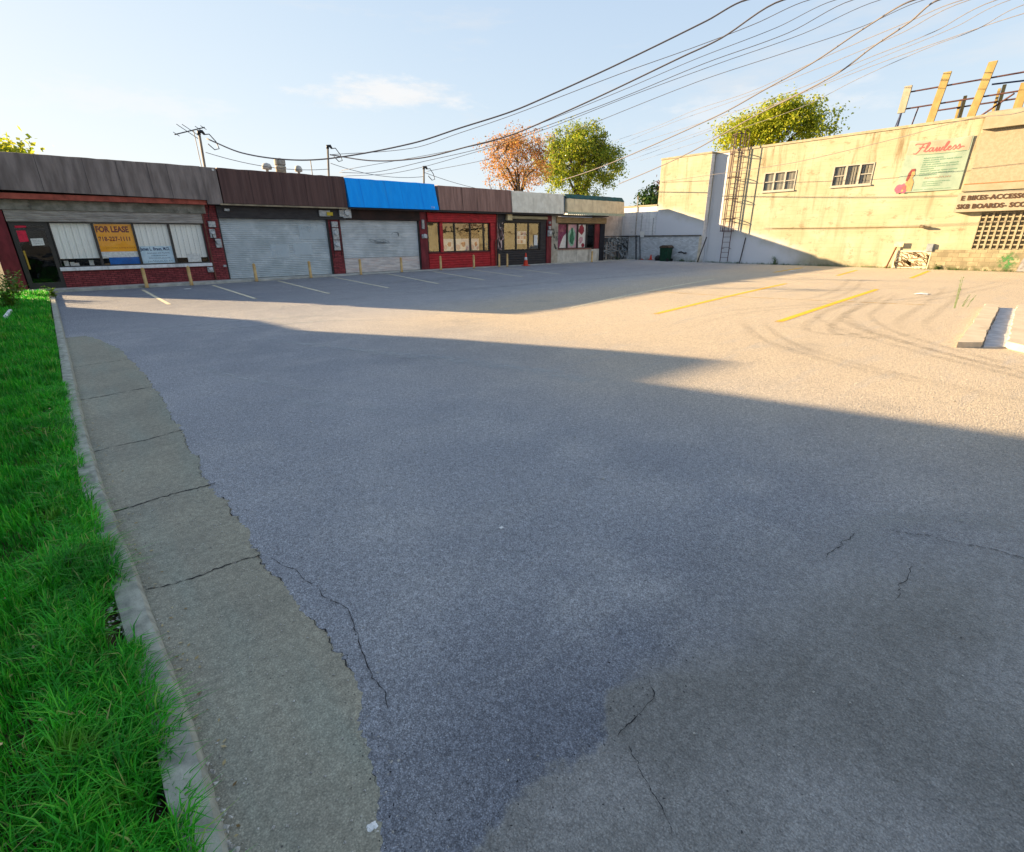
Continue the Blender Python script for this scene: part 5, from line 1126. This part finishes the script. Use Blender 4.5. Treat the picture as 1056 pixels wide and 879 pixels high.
for (x, r1, lb) in ((7.8, .2, 'small pale turbine vent left of the fat roof vent'), (9.2, .16, 'small pale turbine vent right of the fat roof vent')):
    tag(MB().lathe([(.06, 0), (.06, .5), (r1, .52), (r1*1.1, .62), (r1*.8, .74), (.03, .78)], (x, 26.2, 4.1), 14).obj('turbine_vent', M('vent_white', 'c9c6be', 'aeaba3', 5), smooth=True), lb, 'roof vent')
tag(MB().tube([(9.75, 26, 4.1), (9.75, 26, 5.1)], .02, 6).obj('vent_pipe', GALV), 'thin bare pipe between the vents and the dark mast', 'pipe')

# ------------------------------------------------------------------ overhead cables and the poles that carry them
def pole(lb, x, y, h, arms, rz):
    t = thing('utility_pole', lb, 'utility pole', (x, y, 0)); WOOD = M('weathered_wood', '5c4a3a', '453729', 4, stretch=(1, 1, .2), rough=.9)
    MB().tube([(x, y, 0), (x, y, h*.5), (x, y, h)], [.17, .15, .12], 12).obj('pole', WOOD, t, smooth=True)
    for z_ in arms: 
        d = Vector((math.cos(rz), math.sin(rz), 0))*1.3; c_ = Vector((x, y, z_)); MB().tube([c_-d, c_+d], .06, 6).obj('crossarm', WOOD, t)
        mb = MB()
        for u_ in (-.95, -.5, .5, .95): mb.lathe([(.03, 0), (.05, .05), (.03, .12)], tuple(c_+d*u_+Vector((0, 0, .06))), 8)
        mb.obj('insulators', METER, t)
    return t
NP = Vector((33.5, -5.0, 11.5)); FP = Vector((57.0, 49.0, 13.5))
pole('tall wooden pole beside the cream building', 31.8, -9.0, 11.8, (11.4, 10.4), .8); NP = Vector((31.8, -9.0, 11.3))
pole('wooden pole rising inside the green tree behind the shops', 55.0, 49.0, 12.4, (12.0,), 2.2)
CABM = M('cable_black', (.13,.125,.135), (.17,.16,.165), 5, rough=.6); CABB = M('cable_rubber_brown', (.12,.11,.12), (.16,.145,.14), 9, stretch=(4, 4, 4), rough=.6)
def overhead(px, E1, zx, r, thick, lb, mid_k=1.0):
    """px: screen track from right to left used to find the sag; the cable hangs in the vertical plane between its two ends"""
    r *= .7; E0 = G(px[0][0], px[0][1], zx); E1 = Vector(E1)
    nrm = Vector((E1.y-E0.y, -(E1.x-E0.x), 0)).normalized(); pts = []
    for x, y in px:
        d = ray(x, y); t = (E0-EYE).dot(nrm)/d.dot(nrm); pts.append(EYE+d*t)
    pts = [E0] + pts[1:] + [E1]
    s0 = (pts[1]-pts[0]).normalized()
    L_ = (NP-E0).length; ext = [NP + Vector((R.uniform(-.9, .9), R.uniform(-.6, .6), R.uniform(-.9, .2))), E0 + (NP-E0)*.45 + Vector((0, 0, -.25)) - s0*1.0]
    P = ext + pts; Q = []
    for i in range(len(P)-1):
        a, b, c, d = P[max(i-1, 0)], P[i], P[i+1], P[min(i+2, len(P)-1)]
        al = (c-b).length; ta = (c-a)*(al/max(1e-6, ((b-a).length+al))) if i else (c-b); tb_ = (d-b)*(al/max(1e-6, (al+(d-c).length))) if i+2 < len(P) else (c-b)
        k = 8
        for j in range(k):
            t = j/k; h1 = 2*t**3-3*t*t+1; h2 = t**3-2*t*t+t; h3 = -2*t**3+3*t*t; h4 = t**3-t*t; Q.append(b*h1+ta*h2+c*h3+tb_*h4)
    Q.append(P[-1])
    return tag(MB().tube(Q, r, 6).obj('overhead_cable', CABB if thick else CABM, smooth=True), lb, 'cable', 'overhead cables over the parking lot')
A_ = (5.42, 25.45, 5.5); B_ = (10.5, 25.45, 5.35); C_ = (15.7, 25.45, 5.0)
def onY(x, y, Y): return FY(x, y, Y)
overhead([(770, 0), (728, 22), (638, 66), (568, 98), (528, 115), (475, 132), (425, 148), (345, 163), (300, 165), (250, 158)], A_, 8.7, .036, 1, 'thick twisted cable, topmost of the bundle, ending at the mast by the antenna')
overhead([(808, 0), (743, 40), (703, 59), (628, 95), (573, 120), (528, 139), (480, 152), (435, 163), (385, 166)], B_, 8.7, .036, 1, 'second thick twisted cable from the top, ending at the dark mast')
overhead([(835, 0), (778, 25), (713, 50), (643, 75), (528, 119), (475, 137), (425, 153)], B_, 8.9, .016, 0, 'thin cable hanging just under the topmost thick one')
overhead([(880, 0), (813, 34), (728, 65), (643, 100), (558, 132), (500, 152), (440, 166), (385, 178)], onY(350, 178, 25.45), 8.9, .016, 0, 'thin cable ending low on the dark mast beneath the thick ones')
overhead([(908, 0), (828, 35), (743, 65), (653, 98), (558, 135), (480, 160), (410, 178)], onY(352, 182, 25.45), 9.0, .014, 0, 'faint thin cable paired with the one above it near the dark mast')
overhead([(953, 0), (888, 28), (808, 55), (718, 85), (563, 146), (500, 165)], C_, 9.0, .015, 0, 'thin cable that ends at the short mast above the blue fascia')
overhead([(943, 0), (898, 25), (838, 65), (788, 93), (743, 118), (643, 163), (610, 176)], onY(580, 186, 25.2), 8.4, .034, 1, 'thick twisted cable crossing the others toward the pale stone fascia')
overhead([(968, 0), (938, 23), (898, 50), (868, 73), (828, 95), (778, 120), (716, 155), (678, 173)], onY(638, 190, 24.6), 8.2, .036, 1, 'lowest thick twisted cable falling steeply to the right end of the shop row')
FP2 = FP
overhead([(1000, 0), (930, 34), (850, 68), (760, 103), (690, 128)], onY(640, 149, 49), 9.0, .018, 0, 'thin cable just under its longer neighbour running to the green tree')
overhead([(862, 0), (800, 29), (720, 60), (640, 94), (556, 128), (500, 148)], onY(352, 176, 25.45), 8.8, .014, 0, 'hair thin cable between the second thick cable and the paired thin ones')
overhead([(1042, 0), (985, 28), (905, 61), (835, 92), (745, 128)], onY(652, 160, 49), 9.3, .016, 0, 'hair thin cable close under the one entering the green tree side')
overhead([(993, 0), (943, 20), (848, 60), (778, 93), (716, 114), (676, 131)], onY(632, 146, 49), 9.2, .02, 0, 'long thin cable running into the top of the green tree')
overhead([(1028, 0), (963, 33), (888, 63), (828, 90), (738, 122)], onY(644, 152, 49), 9.2, .02, 0, 'long thin cable running into the side of the green tree')
overhead([(1056, 5), (1008, 30), (958, 49), (888, 80), (828, 110), (753, 136)], onY(660, 166, 49), 9.2, .018, 0, 'faint cable passing over the yellow green tree behind the ladder')
overhead([(1056, 14), (978, 40), (908, 65), (828, 96), (740, 132)], onY(648, 166, 49), 9.4, .02, 0, 'upper rightmost thin cable crossing the blue sky')
overhead([(1056, 115), (1003, 122), (928, 142), (828, 166), (793, 172), (730, 181)], (XP-.06, 22.0, 5.15), 6.0, .018, 0, 'low cable slung across the face of the cream building')
# slack house wires between the masts
def slack(a, b, sag, r, lb):
    a, b = Vector(a), Vector(b); tag(MB().tube([a.lerp(b, i/16)-Vector((0, 0, sag*4*(i/16)*(1-i/16))) for i in range(17)], r, 6).obj('roof_wire', CABM, smooth=True), lb, 'wire', 'slack wires over the shop roofs')
slack((5.3, 25.5, 5.0), (10.4, 25.5, 4.75), .25, .012, 'slack wire between the first mast and the dark mast')
slack((10.5, 25.5, 5.0), (15.55, 25.5, 4.75), .25, .012, 'slack wire between the dark mast and the short mast')
slack((15.6, 25.5, 4.95), (24, 26, 4.3), .3, .012, 'slack wire from the short mast along the brown fascia roof')

# ------------------------------------------------------------------ trees
BARK = M('tree_bark', '4c4136', '372e26', 6, stretch=(1, 1, .3), rough=.95)
def tree(lb, base, h, crown_c, crown_r, nclump, per, leaf, mat, seed, trunk_r=.3, cat='tree', clump_r=.9, hole=.1, name='tree'):
    r = random.Random(seed); t = thing(name, lb, cat, base); tk = MB(); B = Vector(base); cc = Vector(crown_c); cr_ = Vector(crown_r)
    clumps = []
    for _ in range(nclump*6):
        d = Vector((r.gauss(0, 1), r.gauss(0, 1), r.gauss(0, 1))).normalized(); rad = r.uniform(.25, 1)**.55
        k = 1 + .28*mnoise.noise(d*1.8+Vector((seed, 0, 0))) + .18*mnoise.noise(d*4+Vector((0, seed, 0)))
        if d.z < -.35 and r.random() < .6: continue
        p = cc + Vector((d.x*cr_.x, d.y*cr_.y, d.z*cr_.z))*rad*k
        if mnoise.noise(p*.55+Vector((seed*3, 0, 0))) < -hole-.12: continue
        clumps.append(p)
        if len(clumps) >= nclump: break
    fork = B.lerp(Vector((cc.x, cc.y, cc.z-cr_.z*.75)), .9); tk.tube([B-Vector((0, 0, .2)), B.lerp(fork, .5)+Vector((r.gauss(0, .1), r.gauss(0, .1), 0)), fork], [trunk_r*1.25, trunk_r, trunk_r*.8], 10)
    limbs = []
    for k in range(9):
        a = 2*math.pi*k/9 + r.uniform(-.3, .3); up = r.uniform(.0, .75); e = cc + Vector((math.cos(a)*cr_.x*.62, math.sin(a)*cr_.y*.62, cr_.z*up*.9-cr_.z*.15)); mid = fork.lerp(e, .5)+Vector((r.gauss(0, .3), r.gauss(0, .3), cr_.z*.12))
        tk.tube([fork, mid, e], [trunk_r*.55, trunk_r*.3, trunk_r*.08], 7); limbs += [mid, e, fork.lerp(mid, .6)]
    for p in clumps:
        q = min(limbs, key=lambda x: (x-p).length); tk.tube([q, q.lerp(p, .5)+Vector((0, 0, .15)), p], [trunk_r*.12, trunk_r*.07, trunk_r*.025], 4, False)
    tk.obj('trunk', BARK, t, smooth=True); lf = MB()
    for p in clumps:
        s_ = clump_r*r.uniform(.6, 1.25)
        for _ in range(int(per*r.uniform(.6, 1.3))):
            o = Vector((r.gauss(0, .5), r.gauss(0, .5), r.gauss(0, .36)))*s_; c_ = p+o; n_ = (o.normalized()*.6 + Vector((r.gauss(0, .6), r.gauss(0, .6), .5+r.gauss(0, .5)))).normalized()
            u = n_.orthogonal().normalized(); a = r.uniform(0, 6.28); v_ = n_.cross(u); u2 = u*math.cos(a)+v_*math.sin(a); v2 = n_.cross(u2); L = leaf*r.uniform(.6, 1.3)
            lf.add([c_-u2*L*.5, c_+v2*L*.34-u2*L*.05, c_+u2*L*.55, c_-v2*L*.34+u2*L*.02], [(0, 1, 2, 3)])
    lf.obj('crown', mat, t); return t
L_ORANGE = mat_leaf('copper_leaves', ['9a6a3c', 'b8804a', 'cc9c62', 'b0a050'], .5); L_GREEN = mat_leaf('spring_leaves', ['48651c', '809a2a', 'b4b43a', '98a636'], .55); L_YEL = mat_leaf('yellow_green_leaves', ['7c941e', 'aab02c', 'c6c63c', '9cb032'], .6); L_DK = mat_leaf('dark_shrub_leaves', ['22421a', '34581f', '58702a'], .35)
tree('orange copper leaved tree behind the brown fascia', (39.9, 46, 0), 13, FY(536, 169, 46), (4.4, 4.0, 3.7), 165, 56, .20, L_ORANGE, 3, .25, clump_r=1.0, hole=.02)
tree('big round green tree behind the pale stone fascia', (52.8, 48, 0), 15, FY(598, 171, 48), (5.3, 4.8, 4.7), 250, 115, .24, L_GREEN, 5, .42, clump_r=.95, hole=.0)
tree('yellow green tree rising behind the roof of the cream building', (50, 23.2, 0), 13, FX(797, 136, 50), (3.4, 4.7, 2.15), 190, 105, .225, L_YEL, 8, .35, clump_r=1.0, hole=0)
tree('dark green shrub in the gap left of the cream building', (53, 36.5, 0), 7, (54.5, 37.6, 4.6), (3.4, 2.2, 2.4), 70, 40, .34, L_DK, 9, .15, cat='shrub', name='shrub')
tree('small reddish tree peeking out beside the far corner of the cream building', (60.8, 41.0, 0), 8, (61.0, 41.2, 6.6), (1.6, 1.6, 1.7), 26, 20, .34, mat_leaf('red_leaves', ['8a3c24', 'a85030', 'b8683c'], .5), 12, .15)
tree('yellowish tree top showing over the left end of the shop row', (-2.2, 46, 0), 8, (-2.4, 46, 6.0), (2.4, 2.4, 1.9), 50, 34, .32, L_YEL, 14, .2)
tree('bare thin twigged tree left of the orange one', (37.4, 46, 0), 8, (37.2, 46, 6.9), (1.6, 1.6, 1.2), 22, 4, .2, L_ORANGE, 16, .12)

# ------------------------------------------------------------------ neighbouring house left of the lot (its roof throws the long shadow)
nh = thing('house', 'brick house with side wing left of the lawn', 'house', (-10, 14, 0))
HB = M('house_brick', '8a5a48', '744838', 4, brick=('y', .21, .07, '9a8f84'), rough=.9); HR = M('house_shingle', '4b4644', '3a3634', 6, stretch=(1, 1, 4), rough=.95)
MB().prism([(5.6, 0), (21.15, 0), (21.15, 4.58), (19.4, 4.92), (18.3, 5.20), (13.4, 5.88), (5.6, 4.78)], 'x', -15, -6.1).obj('wall', HB, nh)
MB().prism([(5.2, 4.76), (13.4, 5.93), (18.3, 5.22), (19.4, 4.94), (21.2, 4.60), (21.2, 4.71), (19.4, 5.05), (18.3, 5.34), (13.4, 6.05), (5.2, 4.88)], 'x', -15.2, -5.95).obj('roof', HR, nh)
MB().prism([(21.2, 0), (23.85, 0), (23.85, 4.82), (23.2, 5.5), (22.6, 5.74), (21.95, 5.5), (21.4, 4.7), (21.2, 4.6)], 'x', -14, -6.0).obj('side_wing', HB, nh)
MB().prism([(23.86, 0), (26.7, 0), (26.7, 2.4), (25.3, 4.0), (23.86, 4.12)], 'x', -12, -6.0).obj('lean_to', HB, nh)
MB().prism([(-12, 0), (5.55, 0), (5.55, 4.6), (-12, 4.6)], 'x', -15, -6.2).obj('rear_extension', HB, nh)
for y_ in (8.2, 12, 16, 19.2):
    f = MB().box(-6.1, -6.05, y_-.55, y_+.55, 1.0, 2.4).obj('window', WFR, nh); MB().box(-6.05, -6.04, y_-.47, y_+.47, 1.08, 2.32).obj('pane', M('house_pane', '2b3138', '22272d', 3, rough=.15, spec=.6), f)

# dead leaves, straw and dark crumbs that collect along the kerb and the ragged asphalt edge
def debris():
    r = random.Random(22); lf = MB(); cm = MB()
    for _ in range(230):
        y = r.uniform(.5, 12)**1.0; x = kerb_x(y) - r.uniform(.08, 1.1); z = .07 + r.uniform(.01, .09); s = r.uniform(.006, .02); a = r.uniform(0, 6.28)
        u = Vector((math.cos(a), math.sin(a), r.uniform(-.4, .4)))*s; v = Vector((-math.sin(a), math.cos(a), r.uniform(-.3, .3)))*s*r.choice((.15, .5, .6)); c = Vector((x, y, z)); lf.add([c-u, c+v, c+u, c-v], [(0, 1, 2, 3)])
    for _ in range(120):
        y = r.uniform(.5, 7); x = kerb_x(y) + abs(r.gauss(0, .05)) + .01; s = r.uniform(.004, .012); a = r.uniform(0, 6.28); u = Vector((math.cos(a), math.sin(a), .1))*s; v = Vector((-math.sin(a), math.cos(a), .2))*s*.5; c = Vector((x, y, .012)); lf.add([c-u, c+v, c+u, c-v], [(0, 1, 2, 3)])
    tag(lf.obj('leaf_litter', mat_leaf('dry_litter', ['7a5f38', 'b09a68', 'd8c89a'], .2)), 'scattered dry leaf bits and straw in the grass and along the kerb', 'leaf litter', kind='stuff')
    E_ = [(.3, .25), (.62, .22), (.9, .29), (1.1, .36), (1.25, .40), (1.77, .475), (2.59, .42), (3.75, .385), (5, .40), (6.68, .43), (8.5, .37)]
    for _ in range(260):
        i = r.randrange(len(E_)-1); t = r.random(); y = E_[i][0]+(E_[i+1][0]-E_[i][0])*t; x = E_[i][1]+(E_[i+1][1]-E_[i][1])*t + r.gauss(0, .04); s = r.uniform(.001, .003); c = Vector((x, y, .006))
        d = [c+Vector((r.gauss(0, s), r.gauss(0, s), abs(r.gauss(0, s)))) for _ in range(4)]; cm.add(d, [(0, 1, 2), (0, 2, 3), (0, 3, 1), (1, 3, 2)])
    for _ in range(160):
        x = r.uniform(.4, 1.6); y = .76 + r.gauss(0, .05); s = r.uniform(.001, .0028); c = Vector((x, y, .003)); d = [c+Vector((r.gauss(0, s), r.gauss(0, s), abs(r.gauss(0, s)))) for _ in range(4)]; cm.add(d, [(0, 1, 2), (0, 2, 3), (0, 3, 1), (1, 3, 2)])
    for _ in range(220):
        x = r.uniform(.3, 5); y = r.uniform(-.3, 4); s = r.uniform(.0012, .0032); c = Vector((x, y, .003)); d = [c+Vector((r.gauss(0, s), r.gauss(0, s), abs(r.gauss(0, s)))) for _ in range(4)]; cm.add(d, [(0, 1, 2), (0, 2, 3), (0, 3, 1), (1, 3, 2)])
    tag(cm.obj('asphalt_crumbs', M('dark_crumb', '34363b', '222428', 40, rough=.95)), 'loose dark asphalt crumbs along the ragged edge of the gutter', 'crumbs', kind='stuff')
debris()
